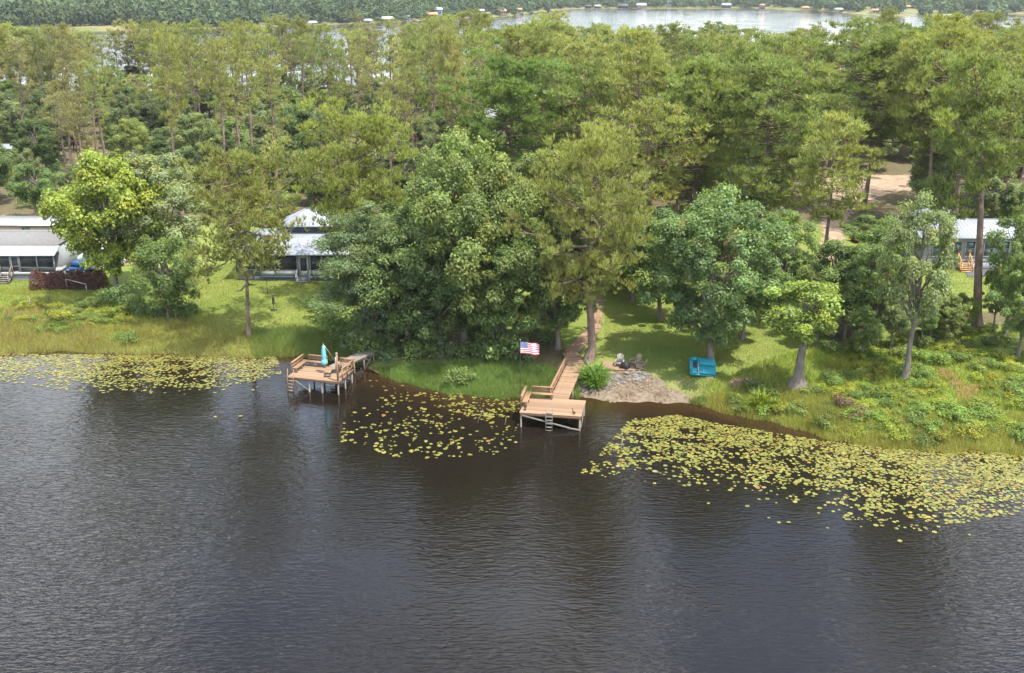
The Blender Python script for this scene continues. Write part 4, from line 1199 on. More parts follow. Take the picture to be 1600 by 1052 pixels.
dr = mb.build('door', WHITE, hb); MB().box((X0 + 7.67, Y0 + .0, ZB + 1.1), (X0 + 8.38, Y0 + .04, ZB + 2.6)).build('screen', SCREEN, dr)
steps(hb, X0 + 7.3, X0 + 8.7, Y0 - .05, ZB + .45, ZB - .1, 3, WHITE)
hip_roof(hb, X0 - .3, X1 + .4, Y0 - .45, Y0 + 11.6, ZB + 3.12, ZB + 5.0, 5.2, ROOFW, 'roof', .45)
MB().box((X0 + 4.9, Y0 + 4.3, ZB + 4.4), (X0 + 12, Y0 + 8.2, ZB + 5.35)).build('clerestory', BLUEGREY, hb)
hip_roof(hb, X0 + 4.4, X0 + 12.5, Y0 + 3.7, Y0 + 8.8, ZB + 5.45, ZB + 7.0, 3.0, ROOFW, 'upper_roof', .45)

# grey house with white metal roof and fresh wooden steps
c0 = G(1437, 421); X0, Y0, ZB = c0[0], c0[1], c0[2]
hc = empty('house', (X0 + 8, Y0, ZB), 0, 'pale grey house with white metal roof and new wooden steps behind the tall pine', 'house')
X1 = X0 + 18.5
HOUSES.append((X0, X1, Y0 - 4, Y0 + 11))
MB().box((X0, Y0 + .1, ZB - .5), (X1, Y0 + 8, ZB + 1.0)).build('skirting', GREYSIDE, hc)
MB().box((X0 - .03, Y0 + .04, ZB + 1.0), (X1 + .03, Y0 + 8.05, ZB + 1.12)).build('floor_band', WHITE, hc)
wl_ = MB().box((X0, Y0 + .15, ZB + 1.12), (X1, Y0 + 8, ZB + 3.75)).build('wall', GREYSIDE, hc)
siding(hc, X0, X1, Y0 + .14, ZB + 1.13, ZB + 3.7, GREYSIDE, wall=wl_)
for xc in (X0 + 2.0, X0 + 5.6, X0 + 7.75, X0 + 9.6, X0 + 12.4, X0 + 14.4, X0 + 16.2): window(hc, xc, Y0 + .08, ZB + 2.45, 1.0 if xc != X0 + 2.0 else 1.4, 1.75)
dr = MB().box((X0 + 3.6, Y0 + .03, ZB + 1.13), (X0 + 4.55, Y0 + .1, ZB + 3.2)).build('door', plain('dark_door', (.05, .06, .065), (.04, .045, .05), .4, 3), hc)
MB().box((X0 + 3.75, Y0 + .0, ZB + 2.2), (X0 + 4.4, Y0 + .03, ZB + 3.05)).build('pane', GLASS, dr)
MB().tube([(X0 + 4.45, Y0 - .03, ZB + 2.1), (X0 + 4.45, Y0 + .03, ZB + 2.1)], .04, 8).build('handle', STEEL, dr)
NEWW = plain('new_lumber', (0.58, 0.33, 0.14), (0.48, 0.26, 0.10), .7, 4, .1)
steps(hc, X0 + 4.3, X0 + 5.5, Y0 - .1, ZB + 1.0, ZB - .05, 5, NEWW, 1.0)
hip_roof(hc, X0 - .4, X1 + .4, Y0 - .4, Y0 + 8.6, ZB + 3.85, ZB + 5.05, 0.05, ROOFW, 'roof', .45)
hip_roof(hc, X0 + 1.6, X0 + 7.4, Y0 + 3.0, Y0 + 10.5, ZB + 4.7, ZB + 6.1, 2.8, ROOFW, 'upper_roof', .45)
MB().box((X0 + 1.9, Y0 + 4.2, ZB + 4.6), (X0 + 7.1, Y0 + 10.2, ZB + 4.72)).build('soffit', WHITE, hc)
patch('patio', [(1508, 421), (1562, 421), (1570, 432), (1512, 433)], plain('dark_patio', (0.10, .095, .10), (.075, .07, .075), .9, 3), .06, .25, .05, 'dark rectangular pad at the foot of the grey house')

# red-roofed house mostly hidden by the oak
c0 = G(985, 441); X0, Y0, ZB = c0[0], c0[1], c0[2]
hd = empty('house', (X0 + 6, Y0, ZB), 0, 'house with red metal roof glimpsed between the trees above the lawn', 'house')
X1 = X0 + 12.5
HOUSES.append((X0, X1, Y0 - 2, Y0 + 14))
TAN = plain('tan_wall', (0.52, 0.40, 0.33), (0.44, 0.33, 0.27), .8, 2)
REDR = plain('red_roof', (0.30, 0.08, 0.05), (0.24, 0.06, 0.038), .5, 1.5, 0, .4)
MB().box((X0, Y0 + .2, ZB - .5), (X1, Y0 + 12, ZB + 3.0)).build('wall', TAN, hd)
for xc in (X0 + 2, X0 + 5, X0 + 9): window(hd, xc, Y0 + .14, ZB + 1.7, 1.1, 1.4)
hip_roof(hd, X0 - .5, X1 + .5, Y0 - 1.2, Y0 + 13, ZB + 3.1, ZB + 6.0, 1.5, REDR, 'roof', .5)

# smaller buildings among the pines
def cabin(px_, py_, w, d_, h, rh, wallm, roofm, label, name='cabin', inset=.05, win=True, dz=0.0):
    c_ = G(px_, py_); x0, y0, z0 = c_[0] - w / 2, c_[1], c_[2]
    HOUSES.append((x0, x0 + w, y0 - 3, y0 + d_ + 1))
    r = empty(name, c_, 0, label, 'house' if name in ('cabin', 'house') else name.replace('_', ' '))
    MB().box((x0, y0, z0 - .4), (x0 + w, y0 + d_, z0 + h)).build('wall', wallm, r)
    hip_roof(r, x0 - .35, x0 + w + .35, y0 - .4, y0 + d_ + .4, z0 + h + .08, z0 + h + rh, inset, roofm, 'roof', .5 if w < 14 else 0)
    if win:
        for t in (.25, .7): window(r, x0 + w * t, y0 - .02, z0 + h * .55, 1.0, 1.1)
    return r
cabin(937, 240, 9, 7, 3.2, 2.2, WHITE, ROOFW, 'white cabin glimpsed behind a thin pine trunk deep in the wood')
cabin(1062, 256, 5, 5, 3.4, 1.8, WHITE, ROOFG, 'small white shed glimpsed in the wood right of the white cabin', 'shed')
cabin(775, 236, 11, 9, 4.5, 3.2, GREYSIDE, ROOFW, 'house with bright white roof showing through the round green pine')
cabin(14, 255, 12, 4, 2.6, .6, WHITE, ROOFW, 'long low white trailer in the dark wood at the left edge', 'trailer')
cabin(5, 374, 16, 5, 1.9, .45, TAN, STEEL, 'long low tin-roofed building behind the grey-roofed house', 'house', .05)

# ------------------------------------------------------------------ vehicles in the yards
TYRE = plain('tyre', (.02, .02, .02), (.03, .03, .03), .9, 8)
def car(px_, py_, rz, paint, label, L_=4.5, W_=1.8, cab=(-.35, .55), h=1.45, name='parked_car'):
    base = G(px_, py_)
    r = empty(name, base, rz, label, 'car')
    bx_, by_, bz_ = base
    prof = [(-.5, .35), (-.49, .72), (-.44, .86), (-.2, .92), (.42, .92), (.49, .8), (.5, .35)]
    def ext(pr, w0, w1, z_scale=1.0):
        k = len(pr); v_ = []
        for s_ in (-1, 1):
            for x_, z_ in pr: v_.append((bx_ + x_ * L_, by_ + s_ * (w0 if z_ < .8 else w1) / 2, bz_ + z_ * z_scale))
        q_ = [(i, i + 1, k + i + 1, k + i) for i in range(k - 1)] + [(k - 1, 0, k, 2 * k - 1)]
        mb_ = MB(); mb_.add(v_, q_)
        for s_ in (0, 1):
            for i in range(1, k - 1): mb_.add([v_[s_ * k], v_[s_ * k + i], v_[s_ * k + i + 1]], None, [(0, 2, 1) if s_ else (0, 1, 2)])
        return mb_
    ext(prof, W_, W_ * .94).build('body', paint, r)
    c0_, c1_ = cab
    ext([(c0_, .925), (c0_ + .1, h), (c1_ - .17, h), (c1_ - .06, .925)], W_ * .9, W_ * .78).build('cabin', paint, r)
    gl = ext([(c0_ - .004 + .01, .95), (c0_ + .092, h - .06), (c1_ - .168, h - .06), (c1_ - .07, .95)], W_ * .915, W_ * .80); gl.build('side_window', GLASS, r)
    for x_ in (-.31, .31):
        for s_ in (-1, 1):
            y_ = by_ + s_ * (W_ / 2 - .08)
            wh = MB().tube([(bx_ + x_ * L_, y_ - .1, bz_ + .32), (bx_ + x_ * L_, y_ + .1, bz_ + .32)], .32, 16).build('wheel', TYRE, r)
            MB().tube([(bx_ + x_ * L_, y_ - .11, bz_ + .32), (bx_ + x_ * L_, y_ + .11, bz_ + .32)], .18, 12).build('rim', STEEL, wh)
    for s_ in (-1, 1): MB().box((bx_ - .503 * L_, by_ + s_ * .6 - .18, bz_ + .6), (bx_ - .49 * L_, by_ + s_ * .6 + .18, bz_ + .75)).build('headlight', WHITE, r)
    return r
car(133, 424, math.radians(75), plain('blue_paint', (.02, .07, .18), (.018, .06, .15), .25, 2, 0, .6), 'blue car parked behind the purple hedge under the yellow-green tree')
car(152, 408, math.radians(15), plain('white_car_paint', (.72, .73, .75), (.66, .67, .69), .25, 2, 0, .6), 'white car parked behind the blue car, mostly behind leaves')
car(168, 418, math.radians(65), plain('white_car_paint', (.72, .73, .75)), 'white car parked right of the blue car near the thick trunk')
car(1350, 377, math.radians(20), plain('red_paint', (.35, .035, .015), (.3, .03, .012), .35, 2, 0, .5), 'bright red vehicle parked beside the sandy track among the pines', 3.6, 1.7, (-.2, .4), 1.7)

# ------------------------------------------------------------------ boathouses and houses on the far shore
rs = np.random.default_rng(77)
def boathouse(px_, py_, w, h, roofm, label, wall=None, dd=7.0, cat='boathouse', inset=1.2, over=True):
    """py_ is the row of the roof; stands at the far shore, over the water or just behind it"""
    d_ = ray(px_, 526); x_ = None
    # column of the photo -> where that sight line meets the far shore
    ys_t = np.linspace(500, 2600, 2400); dr_ = ray(px_, py_ + 2); xs_t = dr_[0] / dr_[1] * ys_t
    i_ = int(np.argmin(np.abs(far_shore(xs_t) - ys_t)))
    y_ = ys_t[i_] - (8 if over else -14); x_ = xs_t[i_]
    z_ = 0.0 if over else float(zg(x_, y_))
    r = empty('boathouse' if over else 'house', (x_, y_, z_), 0, label, cat, 'buildings on the far shore')
    if over:
        MB().box((x_ - w / 2, y_ - dd / 2, .6), (x_ + w / 2, y_ + dd / 2, .8)).build('deck', WOODG, r)
        for sx in (-1, 0, 1):
            for sy in (-1, 1): MB().box((x_ + sx * w * .45 - .12, y_ + sy * dd * .42 - .12, -1.5), (x_ + sx * w * .45 + .12, y_ + sy * dd * .42 + .12, h)).build('post', WOODG, r)
    if wall: MB().box((x_ - w * .44, y_ - dd * .4, .8 if over else z_ - .5), (x_ + w * .44, y_ + dd * .4, z_ + h)).build('wall', wall, r)
    if wall and not over:
        for t in (-.25, .0, .25): window(r, x_ + w * t, y_ - dd * .4 - .03, z_ + h * .6, 1.4, 1.5)
    hip_roof(r, x_ - w * .55, x_ + w * .55, y_ - dd * .6, y_ + dd * .6, z_ + h, z_ + h + w * .2, inset, roofm, 'roof', 0)
    return r
FRW = plain('far_white_roof', (.33, .345, .36), (.28, .295, .31), .5, .5); FRO = plain('far_orange_roof', (.52, .26, .15), (.42, .2, .11), .7, .5)
FRD = plain('far_dark_roof', (.07, .075, .08), (.05, .05, .055), .7, .5); FRB = plain('far_blue_wall', (.35, .42, .47), (.3, .36, .4), .7, .5)
FAR = [(491, 32, 8, 3, FRW, None, True, 'white-roofed boathouse farthest left on the far shore'),
       (577, 32, 8, 3.2, FRW, None, True, 'white-roofed boathouse on the far shore above a pine top, second from the left'),
       (607, 27, 12, 4, FRW, None, True, 'widest white-roofed boathouse on the left part of the far shore'),
       (635, 22, 5, 4, FRW, FRB, False, 'tiny white-roofed house beside the pale blue one across the far lake'),
       (674, 24, 12, 4, FRO, TAN, False, 'house with rounded orange roof by the sandy landing across the lake'),
       (683, 15, 10, 9, FRB, FRB, False, 'tall pale blue house behind the orange roof on the far shore'),
       (751, 14, 9, 6, FRW, FRB, False, 'small white-roofed house behind the flat white boathouse across the lake'),
       (760, 20, 10, 4, FRW, None, True, 'flat white boathouse below the small white-roofed house across the lake'),
       (785, 16, 10, 5, FRO, TAN, False, 'low orange-roofed house just left of the tall pine top on the far shore'),
       (811, 15, 8, 5, FRO, TAN, False, 'brown-roofed house just above the pine tops at the middle of the far shore'),
       (918, 9, 10, 4, FRD, FRD, True, 'dark boathouse at the left end of the open far lake'),
       (933, 9, 10, 4, FRW, FRD, True, 'white-roofed boathouse right beside the dark one on the far lake'),
       (972, 9, 16, 4, FRD, FRD, True, 'long dark boathouse on the far shore'),
       (1001, 7, 15, 5, FRW, TAN, True, 'broad pale-roofed boathouse in the middle of the open far shore'),
       (1048, 3, 6, 9, FRW, WHITE, False, 'small white house high on the far shore with a bright reflection'),
       (1133, 7, 14, 5, FRW, FRD, True, 'pale-roofed boathouse on the far shore above a white reflection'),
       (1189, 7, 8, 5, FRO, TAN, True, 'small orange-roofed boathouse on the far shore'),
       (1256, 7, 10, 4, FRO, None, True, 'low tan-roofed boathouse on a grassy point of the far shore'),
       (1308, 7, 10, 4, FRW, None, True, 'white-roofed boathouse alone on the right of the open far lake'),
       (1375, 12, 10, 4, FRO, TAN, False, 'orange-roofed house farthest left of the cluster on the right far shore'),
       (1402, 12, 8, 4, FRW, WHITE, True, 'white boathouse amid orange roofs on the right far shore'),
       (1421, 10, 12, 5, FRO, TAN, False, 'large orange-roofed house at the right end of the open far lake'),
       (1474, 26, 9, 3.5, FRW, None, True, 'white-roofed boathouse under the grey-green trees of the right shore'),
       (1557, 32, 7, 4.5, FRW, WHITE, True, 'small white boathouse nearest the right edge of the far shore')]
for px_, py_, w_, h_, rm_, wl2, ov, lb in FAR: boathouse(px_, py_, w_ * .85, h_ * .85, rm_, lb, wl2, over=ov, cat='boathouse' if ov else 'house')
# ------------------------------------------------------------------ trees that stand out
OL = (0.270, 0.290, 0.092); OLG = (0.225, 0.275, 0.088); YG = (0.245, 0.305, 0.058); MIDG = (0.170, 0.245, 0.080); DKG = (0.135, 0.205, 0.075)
PALE = (0.215, 0.270, 0.125); BLUEG = (0.15, 0.215, 0.10); BRI = (0.215, 0.29, 0.068)
def place(name, proto, bx_, by_, ty, wpx, color, label, rz=0.0, group=None):
    b_ = G(bx_, by_)
    H = height_to(b_, ty)
    return tree(name, proto, b_, H, wpx / px_scale(b_ + np.array([0, 0, H * .6])), color, label, group, rz)
STARS = [
 ('broadleaf_tree', BIGLEAF, 183, 464, 240, 158, YG, 'large bright yellow-green tree with thick pale trunk beside the purple hedge', 0.4),
 ('broadleaf_tree', BL[1], 258, 450, 240, 150, (0.29, 0.35, 0.18), 'grey-green tree just right of the bright yellow-green tree', 1.0),
 ('willow_tree', WILLOW, 268, 497, 366, 108, MIDG, 'drooping multi-stemmed tree at the water side of the left lawn', 0.3),
 ('leaning_pine', PNEAR[1], 389, 528, 240, 185, OL, 'slender pine on the left lawn with drooping boughs over the white roof', 2.0),
 ('pine_tree', PNEAR[0], 567, 470, 196, 155, (0.29, 0.325, 0.09), 'broad round-topped yellow-green pine right of the white-roofed house', 0.0),
 ('cypress_tree', CYP, 590, 545, 300, 170, BLUEG, 'feathery blue-green cypress hanging over the left dock walkway', 0.7),
 ('cypress_tree', CYP, 655, 540, 285, 150, (0.165, 0.225, 0.09), 'feathery cypress standing close behind the dock walkway cypress', 2.6),
 ('broadleaf_tree', BL[0], 725, 545, 212, 225, (0.185, 0.25, 0.085), 'tallest and broadest tree of the central shoreline clump', 0.0),
 ('broadleaf_tree', BL[2], 790, 552, 330, 150, MIDG, 'mid-green tree behind the flag at the front of the central clump', 1.1),
 ('broadleaf_tree', BL[1], 850, 500, 235, 150, OLG, 'olive-green tree between the central clump and the boardwalk pine', 2.2),
 ('broadleaf_tree', BL[2], 690, 556, 380, 130, DKG, 'low dark tree at the water edge of the central clump', 0.2),
 ('pine_tree', PNEAR[0], 919, 566, 243, 190, OL, 'big pine with thick trunk standing right beside the boardwalk', 1.3),
 ('broadleaf_tree', BL[0], 1110, 566, 296, 205, (0.155, 0.235, 0.095), 'large dark green tree behind the teal paddle boat', 2.0),
 ('broadleaf_tree', BL[2], 1032, 500, 330, 110, DKG, 'dark tree at the left flank of the large tree above the lawn', 0.7),
 ('broadleaf_tree', BL[3], 1160, 530, 395, 95, MIDG, 'small dark-trunked tree on the lawn behind the paddle boat', 0.7),
 ('cypress_tree', CYP2, 1246, 606, 438, 105, BRI, 'cypress with swollen flared trunk at the edge of the lawn', 0.0),
 ('broadleaf_tree', LOOSE, 1413, 594, 305, 128, PALE, 'light green loose-crowned tree on the right bank in front of the sandy track', 0.5),
 ('broadleaf_tree', LOOSE, 1365, 545, 340, 105, MIDG, 'thin dark-trunked tree just left of the light green loose-crowned tree', 2.5),
 ('broadleaf_tree', BL[3], 1300, 525, 370, 110, MIDG, 'bushy green tree between the flared cypress and the loose-crowned tree', 1.4),
 ('pine_tree', PN[10], 1527, 516, 95, 150, OLG, 'tall straight pine with long bare brown trunk in front of the grey house', 0.0),
 ('broadleaf_tree', LOOSE, 1570, 530, 322, 100, MIDG, 'leaning tree near the right edge with small leaf clusters', 1.9),
 ('pine_tree', PN[0], 1277, 480, 185, 125, OL, 'pine with dark straight trunk left of the sandy track', 0.2),
 ('pine_tree', PN[4], 1466, 515, 150, 95, OLG, 'thin pine standing in front of the white-roofed house steps', 0.2),
 ('pine_tree', PNEAR[3], 1182, 405, 98, 210, OLG, 'massive dense green pine towering behind the dark oak', 0.2),
 ('pine_tree', PNEAR[3], 800, 375, 100, 195, (0.20, 0.285, 0.085), 'dense bright green pine with rounded top at the middle of the wood', 1.9),
 ('pine_tree', PNEAR[2], 1345, 330, 70, 190, OLG, 'dense pine over the back of the sandy track', 0.8),
 ('pine_tree', PNEAR[2], 1440, 360, 60, 180, OL, 'dense pine behind the white roof of the grey house', 2.8),
 ('pine_tree', PNEAR[3], 1080, 380, 105, 170, OLG, 'dense pine left of the massive pine behind the dark oak', 2.8),
 ('pine_tree', PN[9], 1000, 418, 165, 150, OL, 'mid-height pine directly behind the red roof', 2.8),
 ('broadleaf_tree', BL[1], 960, 300, 165, 90, DKG, 'dark green tree beside the white cabin deep in the wood', 2.8),
 ('broadleaf_tree', BL[3], 60, 345, 250, 80, DKG, 'dark tree behind the tin-roofed building on the left', 2.8),
 ('broadleaf_tree', BL[1], 1215, 500, 330, 110, MIDG, 'green tree at the back edge of the right lawn', 1.8),
 ('broadleaf_tree', BL[1], 905, 440, 270, 130, OLG, 'olive tree behind the boardwalk pine', 0.8),
 ('broadleaf_tree', BL[2], 640, 440, 300, 130, MIDG, 'tree covering the right end of the white metal roof', 0.8),
 ('broadleaf_tree', BL[3], 1352, 395, 335, 70, MIDG, 'small tree in front of the red vehicle by the sandy track', 0.8),
 ('broadleaf_tree', BL[3], 1000, 455, 335, 100, MIDG, 'small tree in front of the left end of the red roof', 0.3),
 ('pine_tree', PN[2], 1555, 335, 120, 130, OLG, 'pine standing right of the tall bare-trunked pine, behind the white roof', 0.8),
 ('pine_tree', PN[9], 1480, 318, 100, 140, OL, 'pine at the near edge of the sandy clearing above the white roof', 1.8),
 ('pine_tree', PN[9], 1590, 330, 110, 140, OL, 'pine at the right edge of the picture beyond the grey house', 2.8),
 ('broadleaf_tree', BL[2], 872, 545, 330, 120, MIDG, 'tree filling the gap between the central clump and the boardwalk', 2.3),
 ('broadleaf_tree', BL[1], 770, 548, 265, 150, OLG, 'olive-green tree between the tallest central tree and the flag', 2.9),
 ('broadleaf_tree', BL[2], 640, 548, 330, 140, MIDG, 'mid-green tree wedged between the two feathery cypresses', 1.9),
 ('broadleaf_tree', BL[2], 985, 470, 330, 110, MIDG, 'tree behind the fire pit lawn beside the boardwalk pine', 2.9),
 ('broadleaf_tree', BL[2], 1335, 530, 385, 105, MIDG, 'dense green tree just right of the bushy tree by the mulch bed', 2.2),
 ('broadleaf_tree', LOOSE, 1378, 505, 345, 85, OLG, 'tree standing behind the thin dark-trunked one on the right bank', 0.2),
 ('broadleaf_tree', BL[3], 1452, 530, 455, 70, MIDG, 'low tree between the loose-crowned tree and the tall bare-trunked pine', 1.2),
 ('broadleaf_tree', BL[1], 1590, 560, 395, 90, MIDG, 'tree cut by the right edge above the mulch bed', 0.8),
]
for s in STARS: place(*s)

# ------------------------------------------------------------------ the wood between the lakes
def zone(x, y, z=12.0):
    px_ = 800 + FPX * x / (y * CP + (HC - z) * SP)
    col_ = ('above the bright yellow-green tree', 'above the white metal hip roof', 'above the furled parasol', 'behind the central clump', 'behind the boardwalk pine', 'behind the red roof', 'left of the sandy track', 'beyond the pale grey house')[int(np.searchsorted([220, 440, 640, 830, 980, 1150, 1330], px_))]
    row = 'front rows of the wood' if y < 170 else 'middle rows of the wood' if y < 215 else 'back rows of the wood'
    return row, col_
def blocked(x, y, r=1.5):
    for a_, b_, c_, d_ in HOUSES:
        if a_ - r < x < b_ + r and c_ - r < y < d_ + r: return True
    return False
TRACK = gpoly([(1262, 305), (1300, 272), (1640, 270), (1640, 305), (1405, 306), (1350, 322), (1325, 350), (1330, 390), (1320, 412), (1270, 412), (1276, 340)])
CLEAR = gpoly([(1255, 425), (1250, 268), (1640, 264), (1640, 302), (1425, 308), (1395, 425)])
rs = np.random.default_rng(2024)
pts = []
def try_add(x, y, dmin):
    for (a_, b_) in pts:
        if (a_ - x) ** 2 + (b_ - y) ** 2 < dmin * dmin: return False
    pts.append((x, y)); return True
PINECOL = [OL, (0.285, 0.30, 0.10), OLG, (0.29, 0.295, 0.11), (0.26, 0.295, 0.092), (0.275, 0.265, 0.125)]
n_p = n_b = 0
tries = 0
while tries < 30000 and (n_p < 255 or n_b < 290):
    tries += 1
    want_pine = (rs.uniform() < 0.5 or n_b >= 290) and n_p < 255
    y = 134 + rs.uniform(0, 1) ** 1.15 * 210 if want_pine else 138 + rs.uniform(0, 1) * 145
    x = rs.uniform(-0.54, 0.54) * (y + 10)
    if rs.uniform() < .22: x = -abs(x)
    if y > back_shore(x) - 5 or blocked(x, y): continue
    if x < 0 and y < 148: continue
    if x < -35 and y < 156 and rs.uniform() < .8: continue
    if in_poly(np.array(x), np.array(y), TRACK) or (in_poly(np.array(x), np.array(y), CLEAR) and (not want_pine or rs.uniform() < .7)): continue
    front = y < 170
    if want_pine:
        if not try_add(x, y, 4.4): continue
        left = x < -5
        px_ = 800 + FPX * x / (y * CP + (HC - 20) * SP)
        ty = rs.uniform(22, 62) if px_ < 500 else rs.uniform(8, 52) if px_ < 880 else rs.uniform(36, 88) if px_ < 1330 else rs.uniform(5, 55)
        H = float(np.clip(min(rs.uniform(18.5, 26) if rs.uniform() < .85 else rs.uniform(12, 18), height_to(np.array([x, y, float(zg(x, y))]), ty)), 11, 25))
        pr = PN[int(rs.choice([11, 12, 13, 14, 11, 13, 1, 8]))] if left else PN[int(rs.choice([0, 2, 5, 3, 7, 9, 9]))]
        wd = pr[3] * rs.uniform(.85, 1.25) * (.95 if left else 1.25)
        ci_ = int(rs.integers(0, 6)) if left else int(rs.choice([0, 2, 2, 4, 1]))
        c_ = PINECOL[ci_]; cw_ = ('olive', 'yellowish', 'green', 'straw-tinted', 'fresh-green', 'brownish')[ci_]
        c_ = tuple(np.array(c_) * rs.uniform(.85, 1.12))
        lb = ('%s %s pine in the %%s %%s' % (('short' if H < 17 else 'tall') if H < 17 or H > 21.5 else ('thin' if left else 'full'), cw_)) % zone(x, y, H * .8)
        tree('pine_tree', pr, (x, y, float(zg(x, y)) - .1), H, wd, c_, lb, 'pines of the wood between the lakes', rs.uniform(0, 6.28))
        n_p += 1
    else:
        if not try_add(x, y, 3.2): continue
        pr = BL[int(rs.choice([1, 2, 3, 3]))]
        H = rs.uniform(6, 14.5) if x > -5 else rs.uniform(5, 13); wd = H * rs.uniform(.55, .85)
        ci_ = int(rs.integers(0, 5)); c_ = [MIDG, DKG, (0.13, 0.17, 0.075), OLG, PALE][ci_]
        cw_ = ('low ' if H < 7.5 else 'tall ' if H > 11 else '') + ('green', 'dark', 'dull', 'olive', 'pale')[ci_]
        tree('broadleaf_tree', pr, (x, y, float(zg(x, y)) - .1), H, wd, tuple(np.array(c_) * rs.uniform(.8, 1.05)), cw_ + ' tree in the %s %s' % zone(x, y, H * .7), 'broadleaf trees under the pines', rs.uniform(0, 6.28))
        n_b += 1
# the last row along the far lake
for i_ in range(52):
    px_ = -60 + i_ * 18.6 + rs.uniform(-6, 6)
    d_ = ray(px_, 100); y_c = np.linspace(240, 380, 300); x_c = d_[0] / d_[1] * y_c
    k_ = int(np.argmin(np.abs(back_shore(x_c) - rs.uniform(8, 26) - y_c))); x, y = x_c[k_], y_c[k_]
    p_ = np.array([x, y, float(zg(x, y))]); H = float(np.clip(height_to(p_, rs.uniform(34, 66) if px_ < 660 else rs.uniform(18, 50)), 13, 25))
    pr = PN[int(rs.choice([11, 12, 13, 14, 3, 7]))]; ci_ = int(rs.integers(0, 6))
    tree('pine_tree', pr, (x, y, p_[2] - .1), H, pr[3] * rs.uniform(.9, 1.25), tuple(np.array(PINECOL[ci_]) * rs.uniform(.88, 1.08)),
         ('lakeside %s pine of the last row, %s' % (('olive', 'yellowish', 'green', 'straw-tinted', 'fresh-green', 'brownish')[ci_], zone(x, y, H * .8)[1])), 'last row of pines along the far lake', rs.uniform(0, 6.28))
# saplings and thin trees of the right bank
for i_, (px_, py_, ty_, w_) in enumerate([(1298, 500, 400, 55), (1318, 540, 440, 60), (1350, 510, 415, 50), (1392, 548, 450, 55), (1437, 545, 452, 50), (1480, 540, 462, 50), (1500, 525, 455, 42), (1552, 520, 430, 48), (1345, 560, 478, 50), (1275, 540, 440, 60), (1190, 505, 410, 60), (1225, 470, 380, 60)]):
    place('sapling', (BL[3], LOOSE, BL[2])[i_ % 3], px_, py_, ty_, w_, (MIDG, OLG, BRI, PALE)[i_ % 4], ('mid-green', 'olive', 'bright green', 'pale green')[i_ % 4] + ' sapling on the right bank, ' + ('left of the sandy track', 'below the mulch bed', 'before the sandy track', 'left of the loose-crowned tree', 'right of the loose-crowned tree', 'before the grey house steps', 'left of the tall bare pine', 'right of the tall bare pine', 'in the thicket above the dry bushes', 'behind the flared cypress', 'behind the paddle boat tree', 'at the back edge of the lawn')[i_], i_ * 1.3, 'saplings of the right bank')
# bushes on the wood floor
nb = 0
for _ in range(4000):
    y = 134 + 130 * rs.uniform(0, 1) ** 1.3; x = rs.uniform(-.53, .53) * (y + 6)
    if blocked(x, y) or in_poly(np.array(x), np.array(y), CLEAR) or y > back_shore(x) - 4 or (x < 0 and y < 142): continue
    s = rs.uniform(1.4, 3.0); ci_ = int(rs.integers(0, 4))
    shrub('bush', SH[int(rs.integers(0, 4))], (x, y, float(zg(x, y))), s, tuple(np.array([DKG, MIDG, (0.14, .18, .07), OLG][ci_]) * rs.uniform(.8, 1.1)),
          ('small ' if s < 2.1 else 'large ') + ('dark', 'green', 'dull', 'olive')[ci_] + ' bush in the %s %s' % zone(x, y, 2), 'bushes on the wood floor', s * rs.uniform(.7, 1.2), 'bush')
    nb += 1
    if nb >= 290: break

# ------------------------------------------------------------------ shrubs
def scatter_px(poly_px, k, rs_):
    pp = np.array(poly_px, float); lo = pp.min(0); hi = pp.max(0); out_ = []
    while len(out_) < k:
        q_ = rs_.uniform(lo, hi, (k * 3, 2)); q_ = q_[in_poly(q_[:, 0], q_[:, 1], pp)]
        out_ += [tuple(t) for t in q_]
    return out_[:k]
BANK = [(1085, 632), (1130, 628), (1180, 612), (1230, 618), (1285, 605), (1300, 545), (1390, 545), (1450, 560), (1470, 545), (1600, 560), (1640, 600), (1640, 690), (1560, 690), (1400, 690), (1310, 680), (1260, 660), (1180, 648)]
PATHP = np.array([(1455, 570), (1490, 575), (1540, 602), (1535, 628), (1490, 632)], float)
BANKC = [(0.24, 0.30, 0.042), (0.28, 0.30, 0.045), (0.17, 0.255, 0.055), (0.21, 0.27, 0.07), (0.15, 0.225, 0.06)]
for i_, (px_, py_) in enumerate(scatter_px(BANK, 230, rs)):
    if in_poly(np.array(px_), np.array(py_), PATHP): continue
    b_ = G(px_, py_)
    if b_[2] < 0.06: continue
    s = rs.uniform(.75, 1.5); ci_ = int(rs.integers(0, 5))
    shrub('shrub', SH[int(rs.integers(0, 4))], b_, s, tuple(np.array(BANKC[ci_]) * rs.uniform(.8, 1.15)), ('small ' if s < 1.1 else 'broad ') + ('lime', 'yellowish', 'grass-green', 'pale green', 'mid-green')[ci_] + ' shrub on the right bank ' + ('around the spiky yellow-green fountain' if px_ < 1240 else 'below the flared cypress trunk' if px_ < 1330 else 'below the loose-crowned tree' if px_ < 1455 else 'beside the reddish mulch path' if px_ < 1545 else 'at the right edge'), 'shrubs of the right bank', s * rs.uniform(.35, .8))
for i_, (px_, py_) in enumerate(scatter_px([(1290, 540), (1460, 515), (1600, 515), (1640, 560), (1470, 560), (1400, 555), (1300, 560)], 60, rs)):
    b_ = G(px_, py_); s = rs.uniform(.8, 1.5)
    shrub('shrub', SH[int(rs.integers(0, 4))], b_, s, tuple(np.array([MIDG, OLG, BANKC[0]][int(rs.integers(0, 3))]) * rs.uniform(.8, 1.1)), ('darker ' if s < 1.15 else 'broad darker ') + 'shrub in the shade ' + ('left of the loose-crowned tree' if px_ < 1400 else 'near the tall bare-trunked pine' if px_ < 1530 else 'by the leaning tree at the right edge'), 'shaded shrubs under the right trees', s * rs.uniform(.5, .9))
